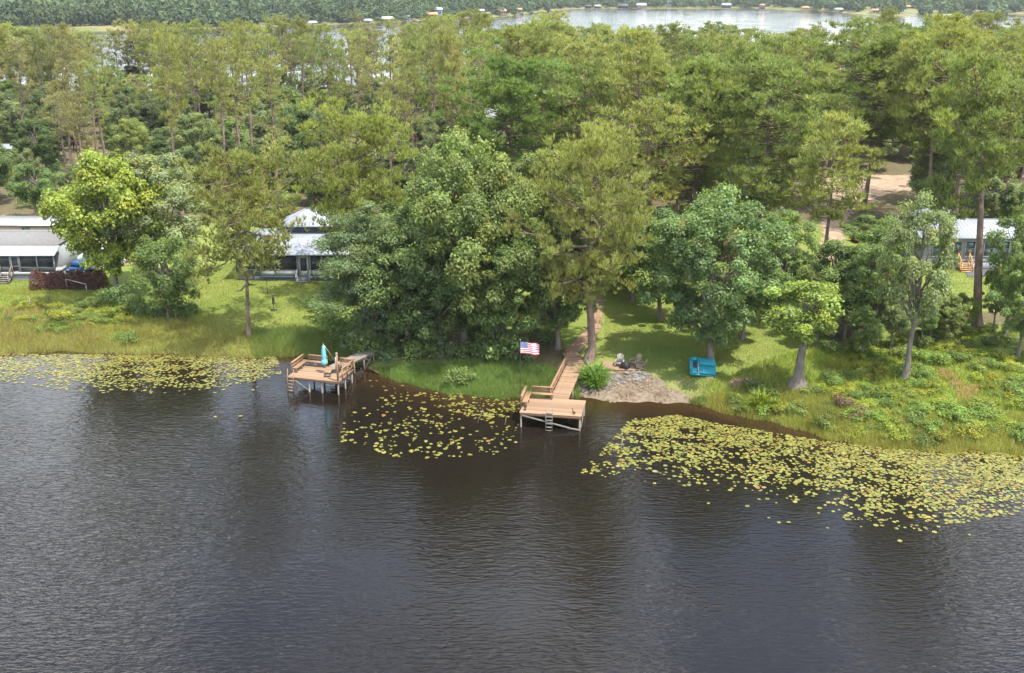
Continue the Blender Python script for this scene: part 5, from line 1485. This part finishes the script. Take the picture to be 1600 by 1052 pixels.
for (px_, py_, me, s, c_, lb) in (
    (1188, 640, SPIKY[1], 1.3, (0.19, 0.25, 0.022), 'bright yellow-green fountain of spiky leaves on the right shore'),
    (1168, 642, SPIKY[0], 1.2, (0.17, 0.23, 0.025), 'smaller yellow-green spiky clump left of the spiky fountain'),
    (1208, 640, SPIKY[0], 1.3, (0.17, 0.23, 0.025), 'yellow-green spiky clump right of the spiky fountain'),
    (1095, 630, SH[0], .9, (0.12, 0.20, 0.035), 'small round green shrub where the beach ends'),
    (930, 605, SPIKY[1], 1.35, (0.16, 0.28, 0.055), 'tall arching green plant beside the boardwalk at the beach'),
    (922, 596, SPIKY[1], 1.5, (0.16, 0.27, 0.05), 'arching green plant tight against the boardwalk edge'),
    (936, 590, SPIKY[1], 1.3, (0.17, 0.29, 0.05), 'arching green plant behind the beach rocks'),
    (716, 602, SH[3], 1.5, MIDG, 'rounded dark green bush on the grassy shore between the docks'),
    (729, 596, SH[1], 1.3, MIDG, 'second rounded bush on the grassy shore, nearer the flag'),
    (205, 535, SH[0], 1.3, MIDG, 'round green bush in the weeds at the left shoreline'),
    (185, 530, SH[2], 1.0, BANKC[2], 'small pale bush beside the round one at the left shoreline'),
    (95, 505, SH[1], 1.5, BANKC[1], 'bright leafy weed clump on the left bank'),
    (1340, 655, SH[2], 1.4, (0.20, 0.155, 0.10), 'brownish dry twiggy bush on the right bank'),
    (1318, 640, SH[1], 1.2, (0.19, 0.145, 0.10), 'second brownish twiggy bush on the right bank, farther from the water')):
    b_ = G(px_, py_); shrub('shrub', me, b_, s, c_, lb)
for i_, (px_, py_) in enumerate(scatter_px([(25, 475), (120, 470), (190, 478), (215, 500), (190, 518), (60, 520), (0, 512), (0, 490)], 48, rs)):
    b_ = G(px_, py_); s = rs.uniform(.7, 1.35)
    shrub('shrub', SH[int(rs.integers(0, 4))], b_, s, tuple(np.array(BANKC[int(rs.integers(0, 5))]) * rs.uniform(.85, 1.1)), 'leafy green weed clump on the bank below the screened porch', 'weeds of the left bank', s * rs.uniform(.4, .8))
for i_, (px_, py_) in enumerate([(200, 478), (215, 488), (232, 492), (250, 497), (300, 488), (285, 498), (195, 490), (180, 475)]):
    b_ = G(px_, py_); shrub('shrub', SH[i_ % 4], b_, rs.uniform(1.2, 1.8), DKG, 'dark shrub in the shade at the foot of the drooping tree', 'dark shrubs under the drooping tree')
# low boughs and undergrowth round the central clump
for i_, (px_, py_) in enumerate([(548, 545), (575, 560), (605, 560), (640, 552), (665, 560), (700, 560), (740, 558), (775, 562), (815, 560), (850, 540), (535, 520), (515, 500), (500, 480), (520, 465), (560, 510), (600, 520), (640, 520), (680, 520), (760, 540), (870, 510)]):
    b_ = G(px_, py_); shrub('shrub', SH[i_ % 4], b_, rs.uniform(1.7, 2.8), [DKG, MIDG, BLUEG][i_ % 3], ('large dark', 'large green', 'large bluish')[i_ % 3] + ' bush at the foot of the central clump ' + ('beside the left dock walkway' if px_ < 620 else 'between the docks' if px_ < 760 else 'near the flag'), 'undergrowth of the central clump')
# purple hedge
hg = []
c0 = G(52, 450); c1 = G(166, 448)
rsx = np.random.default_rng(8); k = 9000
t = rsx.uniform(0, 1, k); th = rsx.uniform(0, np.pi, k); bulge = 1 + .12 * np.sin(t * 23) + .08 * np.sin(t * 51)
cc = c0 + (c1 - c0) * t[:, None]
rr = rsx.uniform(.75, 1.05, k) * bulge
nn = np.stack([0 * t, np.cos(th), np.sin(th)], -1)
cc = cc + nn * np.stack([0 * t, 1.0 * rr, 1.75 * rr], -1)
v, q = rhombs(cc, unit(nn + rsx.normal(0, .5, (k, 3))), .2 * rsx.uniform(.7, 1.3, k), .11, rsx)
hm = np_mesh('hedge', v - c0, quads=q, attrs={'tint': np.repeat(rsx.uniform(0, 1, k), 4), 'hue': np.repeat(rsx.uniform(0, .4, k), 4)}); hm.materials.append(LEAF)
ho = mesh_obj('hedge', hm, None, None, c0); ho.color = (.125, .055, .048, 1)
tag(ho, 'long rounded dark purple-leaved hedge in front of the screened porch', 'hedge')

# ------------------------------------------------------------------ grass (nobody could count it)
def grass(name, poly_px, k, L0, L1, w, color, label, seed, minz=-.12, clump=.0, hue=3.0, lean=.35):
    rs_ = np.random.default_rng(seed)
    P_ = np.array([P(a_, b_, 0.4)[:2] for a_, b_ in poly_px])
    lo = P_.min(0); hi = P_.max(0)
    q_ = rs_.uniform(lo, hi, (int(k * 3), 2)); q_ = q_[in_poly(q_[:, 0], q_[:, 1], P_)]
    if clump:
        f_ = np.sin(q_[:, 0] * 1.9 + seed) * np.cos(q_[:, 1] * 2.3) + .6 * np.sin(q_[:, 0] * 4.7 - q_[:, 1] * 3.1)
        q_ = q_[f_ > clump - 1 + rs_.normal(0, .35, len(q_))]
    z_ = zg(q_[:, 0], q_[:, 1]); keep = z_ > minz; q_ = q_[keep][:k]; z_ = z_[keep][:k]
    m_ = len(q_)
    d_ = unit(np.stack([rs_.normal(0, lean, m_), rs_.normal(0, lean, m_), np.ones(m_)], -1))
    v_, t_ = blades(np.column_stack([q_, z_]), d_, rs_.uniform(L0, L1, m_), w, rs_)
    big = .5 + .5 * np.sin(q_[:, 0] * .8) * np.cos(q_[:, 1] * .9 + q_[:, 0] * .3)
    me = np_mesh(name, v_, tris=t_, attrs={'tint': np.repeat(np.clip(.25 + .5 * big + rs_.normal(0, .15, m_), 0, 1), 3), 'hue': np.repeat(np.clip(rs_.beta(1, hue, m_) + .25 * (1 - big), 0, 1), 3)})
    me.materials.append(GRASS)
    o = mesh_obj(name, me); o.color = (*color, 1)
    return tag(o, label, None, None, 'stuff')
grass('shore_grass', [(-60, 510), (120, 515), (300, 510), (420, 535), (545, 545), (560, 566), (470, 560), (300, 562), (-60, 560)], 26000, .25, .75, .045, (0.23, 0.25, 0.075), 'tall weedy grass along the left shoreline', 1, hue=1.6)
grass('shore_grass', [(385, 525), (480, 520), (560, 548), (560, 570), (400, 562)], 9000, .4, .95, .045, (0.16, 0.24, 0.065), 'tall green grass at the shore beside the left dock', 2)
grass('shore_grass', [(590, 572), (650, 574), (760, 572), (850, 580), (905, 600), (905, 626), (812, 626), (700, 616), (640, 606), (598, 590)], 24000, .2, .65, .05, (0.125, 0.20, 0.05), 'shade-darkened green grass along the shore between the docks', 3, hue=4)  # blade colour itself darkened to carry the shade on this stretch of bank
grass('shore_grass', [(1075, 622), (1180, 612), (1300, 630), (1400, 660), (1640, 660), (1640, 718), (1500, 706), (1400, 704), (1290, 694), (1200, 660), (1120, 646)], 34000, .25, .8, .05, (0.25, 0.275, 0.075), 'weedy grass along the right shoreline', 4, hue=1.8)
grass('bank_grass', [(1085, 610), (1290, 560), (1640, 540), (1640, 690), (1300, 680), (1180, 645)], 30000, .25, .7, .06, (0.22, 0.285, 0.05), 'leafy ground cover between the shrubs of the right bank', 5, hue=3)
grass('bank_grass', [(-60, 470), (60, 470), (200, 480), (330, 505), (300, 540), (-60, 545)], 20000, .15, .5, .05, (0.24, 0.275, 0.065), 'rough grass and weeds on the left bank', 6, hue=1.6)
grass('dry_grass', [(-60, 500), (60, 495), (150, 510), (165, 535), (60, 545), (-60, 545)], 4500, .3, .7, .04, (0.26, 0.19, 0.13), 'pinkish dry seeding grass on the left bank', 7, hue=1.2)
grass('lawn_grass', [(940, 455), (1060, 440), (1240, 470), (1250, 560), (1230, 600), (1080, 620), (1010, 575), (945, 560)], 60000, .05, .14, .035, (0.15, 0.205, 0.04), 'mown grass of the shaded lawn beyond the boardwalk', 8, hue=3)
grass('lawn_grass', [(300, 440), (380, 430), (540, 440), (530, 545), (400, 535), (290, 505), (300, 470)], 60000, .05, .14, .035, (0.18, 0.21, 0.045), 'mown grass of the sunny lawn before the blue-grey house', 9, hue=2.5)
grass('lawn_grass', [(-60, 440), (170, 445), (180, 475), (-60, 480)], 22000, .05, .14, .035, (0.17, 0.20, 0.045), 'mown grass below the screened porch', 10, hue=2.5)
grass('lawn_grass', [(1380, 430), (1640, 430), (1640, 500), (1400, 490)], 26000, .05, .14, .035, (0.18, 0.20, 0.05), 'mown grass in front of the grey house', 11, hue=2.0)

# fallen leaves and twigs
def litter(name, poly_px, k, colors, label, seed, size=.1):
    rs_ = np.random.default_rng(seed)
    P_ = np.array([G(a_, b_)[:2] for a_, b_ in poly_px]); lo = P_.min(0); hi = P_.max(0)
    q_ = rs_.uniform(lo, hi, (k * 3, 2)); q_ = q_[in_poly(q_[:, 0], q_[:, 1], P_)][:k]
    f_ = np.sin(q_[:, 0] * 2.1 + seed) * np.cos(q_[:, 1] * 1.7) + rs_.normal(0, .5, len(q_)); q_ = q_[f_ > -.2]
    z_ = zg(q_[:, 0], q_[:, 1]); q_ = q_[z_ > .03]; z_ = z_[z_ > .03]; m_ = len(q_)
    v_, qq = rhombs(np.column_stack([q_, z_ + .07]), unit(np.array([0, 0, 1.0]) + rs_.normal(0, .3, (m_, 3))), size * rs_.uniform(.6, 1.6, m_), size * .6 * rs_.uniform(.5, 1.2, m_), rs_)
    me = np_mesh(name, v_, quads=qq, attrs={'tint': np.repeat(rs_.uniform(0, 1, m_), 4), 'hue': np.repeat(rs_.uniform(0, 1, m_), 4)}); me.materials.append(LEAF)
    o = mesh_obj(name, me); o.color = (*colors, 1)
    return tag(o, label, None, None, 'stuff')
litter('leaf_litter', [(905, 606), (945, 580), (1000, 579), (1050, 608), (1078, 621), (1080, 630), (905, 626)], 2600, (.17, .115, .07), 'brown fallen leaves strewn over the small beach', 31, .12)
litter('leaf_litter', [(1075, 590), (1240, 560), (1260, 612), (1180, 620), (1085, 625)], 1800, (.19, .13, .08), 'brown fallen leaves on the lawn round the paddle boat', 32, .11)
litter('leaf_litter', [(600, 525), (880, 520), (900, 575), (640, 585)], 3500, (.20, .11, .065), 'rust-brown leaf litter under the central clump', 33, .13)
litter('leaf_litter', [(1290, 500), (1640, 485), (1640, 510), (1300, 535)], 2600, (.22, .12, .075), 'rust-brown leaf litter along the mulch bed of the right bank', 34, .13)

# ------------------------------------------------------------------ lily pads
def pad_mesh(seed):
    rs_ = np.random.default_rng(seed); k_ = 13
    th_ = np.linspace(.22, 2 * np.pi - .22, k_); r_ = .5 * (1 + rs_.normal(0, .03, k_))
    v_ = np.column_stack([r_ * np.cos(th_), .93 * r_ * np.sin(th_), .012 + .03 * rs_.uniform(0, 1, k_) * (rs_.uniform(0, 1, k_) > .5)])
    v_ = np.vstack([[[.06, 0, .006]], v_])
    return v_, np.array([(0, i, i + 1) for i in range(1, k_)])
PV = [pad_mesh(i) for i in range(6)]
rs = np.random.default_rng(99)
def pads_in(poly_px, k, dens):
    """points on the water, thinned by dens(px, py) in 0..1, kept apart"""
    P_ = np.array([P(a_, b_, 0)[:2] for a_, b_ in poly_px]); lo = P_.min(0); hi = P_.max(0); out_ = []
    grid = {}
    for _ in range(k):
        q_ = rs.uniform(lo, hi)
        if not in_poly(np.array(q_[0]), np.array(q_[1]), P_): continue
        if q_[1] > shore(q_[0]) + .35: continue
        if rs.uniform() > dens(q_): continue
        s_ = .12 + .31 * rs.beta(1.4, 2.1)
        c_ = (int(q_[0] / .5), int(q_[1] / .5)); ok = True
        for i in (-1, 0, 1):
            for j in (-1, 0, 1):
                for (x_, y_, r_) in grid.get((c_[0] + i, c_[1] + j), ()):
                    if (x_ - q_[0]) ** 2 + (y_ - q_[1]) ** 2 < (.27 * (r_ + s_)) ** 2: ok = False
        if ok: grid.setdefault(c_, []).append((q_[0], q_[1], s_)); out_.append((q_[0], q_[1], s_))
    return out_
def clumpy(q_, f=1.0): return .5 + .5 * math.sin(q_[0] * 1.1 * f + 2.1 * math.sin(q_[1] * .9 * f)) * math.cos(q_[1] * 1.7 * f + 1.3 * math.sin(q_[0] * .7 * f))
def dens_right(q_):
    d_ = shore(q_[0]) - q_[1]
    edge = max(0, 1 - max(0, d_ - 4.5) / 12)
    return min(1, edge ** 1.25 * (.07 + 1.2 * clumpy(q_) ** 1.4) + (.35 * clumpy(q_, .6) if d_ < 7 else 0))
def dens_left(q_):
    d_ = shore(q_[0]) - q_[1]
    return min(1, max(0, 1.15 - d_ / 9) * (.05 + .9 * clumpy(q_, .8) ** 1.3))
def dens_mid(q_): return .22 * clumpy(q_, 1.3) ** 2 + .02
ALLP = []
ALLP += [(*p, 0) for p in pads_in([(985, 656), (1060, 649), (1110, 660), (1290, 690), (1640, 712), (1640, 795), (1500, 818), (1400, 838), (1290, 828), (1190, 800), (1090, 785), (1000, 750), (890, 748), (930, 715)], 44000, dens_right)]
ALLP += [(*p, 1) for p in pads_in([(-60, 552), (430, 558), (440, 585), (380, 600), (300, 612), (200, 618), (100, 612), (40, 600), (-60, 600)], 30000, dens_left)]
ALLP += [(*p, 2) for p in pads_in([(540, 650), (600, 618), (700, 612), (815, 620), (810, 690), (760, 720), (620, 715), (530, 690)], 6500, dens_mid)]
ALLP += [(*p, 2) for p in pads_in([(700, 612), (815, 620), (812, 650), (740, 655), (700, 635)], 700, lambda q_: .6 * clumpy(q_, 1.3))]
ALLP += [(*p, 2) for p in pads_in([(570, 590), (640, 604), (640, 625), (575, 608)], 160, lambda q_: .4 * clumpy(q_, 1.3))]
ALLP += [(*p, 1) for p in pads_in([(280, 615), (450, 600), (450, 650), (300, 660)], 120, lambda q_: .12)]
ALLP += [(*p, 0) for p in pads_in([(870, 700), (1000, 740), (1100, 790), (1300, 850), (1560, 850), (1560, 820), (1200, 800), (1000, 700)], 900, lambda q_: .1 * clumpy(q_))]
ALLP.sort(key=lambda p: -p[2] * FPX / (p[1] + 12))
PADC = (0.175, 0.185, 0.046)
pad_me = []
for v_, t_ in PV:
    me = np_mesh('lily_pad', v_, tris=t_, attrs={'tint': np.full(len(v_), .55), 'hue': np.full(len(v_), .12)}); me.materials.append(PAD); pad_me.append(me)
PADV = [PADC, (0.16, 0.19, 0.05), (0.22, 0.21, 0.05), (0.22, 0.17, 0.05), (0.22, 0.12, 0.05), (0.12, 0.16, 0.05), (0.21, 0.225, 0.10)]
GR = ('lily pads of the right patch', 'lily pads of the left patch', 'lily pads between the docks')
LB = ('large round yellow-green lily pad floating in the patch right of the boardwalk dock', 'large round lily pad floating in the patch left of the bench-lined dock', 'large lily pad floating in the scattered patch between the two docks')
SV, ST, STI, SHU = [], [], [], []; o_ = 0
for i_, (x_, y_, s_, g_) in enumerate(ALLP):
    tilt = (rs.normal(0, .05), rs.normal(0, .05)); rz = rs.uniform(0, 6.28)
    if i_ < 300:
        o = bpy.data.objects.new('lily_pad', pad_me[i_ % 6]); link(o)
        o.location = (x_, y_, .012); o.rotation_euler = (tilt[0], tilt[1], rz); o.scale = (s_, s_, .6)
        o.color = (*PADV[int(rs.choice(7, p=[.34, .2, .16, .08, .06, .1, .06]))], 1)
        tag(o, LB[g_], 'lily pad', GR[g_])
    else:
        v_, t_ = PV[i_ % 6]; c_, sn = math.cos(rz), math.sin(rz)
        w_ = v_ * s_
        w_ = np.column_stack([w_[:, 0] * c_ - w_[:, 1] * sn, w_[:, 0] * sn + w_[:, 1] * c_, v_[:, 2] * .6])
        w_[:, 2] += np.abs(w_[:, 0] * tilt[0] + w_[:, 1] * tilt[1]) + .006 + (.05 * rs.uniform() if rs.uniform() < .15 else 0)
        SV.append(w_ + [x_, y_, 0]); ST.append(t_ + o_); o_ += len(v_)
        STI.append(np.full(len(v_), rs.uniform(.1, 1))); SHU.append(np.full(len(v_), min(1, rs.beta(.7, 3.5))))
me = np_mesh('lily_pads', np.concatenate(SV), tris=np.concatenate(ST), attrs={'tint': np.concatenate(STI), 'hue': np.concatenate(SHU)}); me.materials.append(PAD)
o = mesh_obj('lily_pads', me); o.color = (*PADC, 1); tag(o, 'the mass of smaller yellow-green lily pads along the shore', None, None, 'stuff')
print('lily pads', len(ALLP), 'pines', n_p, 'broad', n_b)

# ------------------------------------------------------------------ the forest across the far lake (one mass)
rs = np.random.default_rng(404)
FT = []
def far_proto(seed, k=46, sz=.36):
    r_ = np.random.default_rng(seed)
    d_ = unit(r_.normal(0, 1, (k, 3)) + np.array([0, 0, .25])); rad = r_.uniform(.55, 1.05, k)
    lob = 1 + .22 * np.sin(3 * np.arctan2(d_[:, 1], d_[:, 0]) + seed)
    c_ = d_ * (rad * lob)[:, None] * np.array([.5, .5, .46]) + np.array([0, 0, .56])
    v_, q_ = rhombs(c_, unit(d_ * .7 + [0, 0, .5] + r_.normal(0, .35, (k, 3))), sz * r_.uniform(.7, 1.3, k), sz * .85, r_)
    return v_, q_
FP = [far_proto(i) for i in range(7)]; FPN = [far_proto(i + 20, 125, .2) for i in range(7)]
SV, SQ, STI, SHU = [], [], [], []; o_ = 0
d_ang = 0.0078
for ang in np.arange(-.53, .53, d_ang):
    y_t = np.linspace(500, 2600, 1200)
    x_t = np.tan(ang) * y_t
    i_ = int(np.argmin(np.abs(far_shore(x_t) - y_t))); y0 = y_t[i_] + 10
    y = y0 + rs.uniform(0, 6)
    if ang < -.33: y += 30
    while y < 2700:
        a_ = ang + rs.uniform(-.5, .5) * d_ang
        x = math.tan(a_) * y
        H = (4 + 15 * rs.beta(1.6, 1.8)) * (1 if y > y0 + 25 else .8) ; wd = rs.uniform(6, 15)
        v_, q_ = (FPN if y < y0 + 75 else FP)[int(rs.integers(0, 7))]; rz = rs.uniform(0, 6.28); c_, sn = math.cos(rz), math.sin(rz)
        w_ = np.column_stack([(v_[:, 0] * c_ - v_[:, 1] * sn) * wd, (v_[:, 0] * sn + v_[:, 1] * c_) * wd, v_[:, 2] * H])
        SV.append(w_ + [x, y, float(zg(x, y)) - H * .06]); SQ.append(q_ + o_); o_ += len(v_)
        STI.append(np.full(len(v_), rs.beta(1.1, 1.1))); SHU.append(np.full(len(v_), rs.beta(.8, 1.6)))
        y += rs.uniform(7, 12) * (1 + (y - y0) / 420)
me = np_mesh('far_forest', np.concatenate(SV), quads=np.concatenate(SQ), attrs={'tint': np.concatenate(STI), 'hue': np.concatenate(SHU)}); me.materials.append(FARLEAF)
o = mesh_obj('far_forest', me); o.color = (.055, .088, .036, 1); tag(o, 'hazy green forest along the far shore of the back lake', None, None, 'stuff')
print('far forest faces', o_ // 4)
print('triangles', sum(sum(len(p.vertices) - 2 for p in ()) or (len(me_.loops) - 2 * len(me_.polygons)) for me_ in bpy.data.meshes))

# ------------------------------------------------------------------ haze
hz, n, l, b, out = nmat('haze_air')
n.remove(b)
pv = n.new('ShaderNodeVolumePrincipled')
pv.inputs['Color'].default_value = (0.86, 0.92, 1.0, 1)
pv.inputs['Density'].default_value = 0.000065
pv.inputs['Anisotropy'].default_value = 0.1
l.new(pv.outputs[0], out.inputs['Volume'])
for at_, val_ in (('homogeneous_volume', True), ('volume_sampling', 'DISTANCE')):
    try: setattr(hz.cycles, at_, val_)
    except Exception as e_: print('volume setting', at_, e_)
hb_ = MB().box((-3900, -720, -3.5), (3900, 6100, 37.5)).build('haze', hz)
tag(hb_, 'thin pale haze hanging over the lakes and woods', None, None, 'stuff')
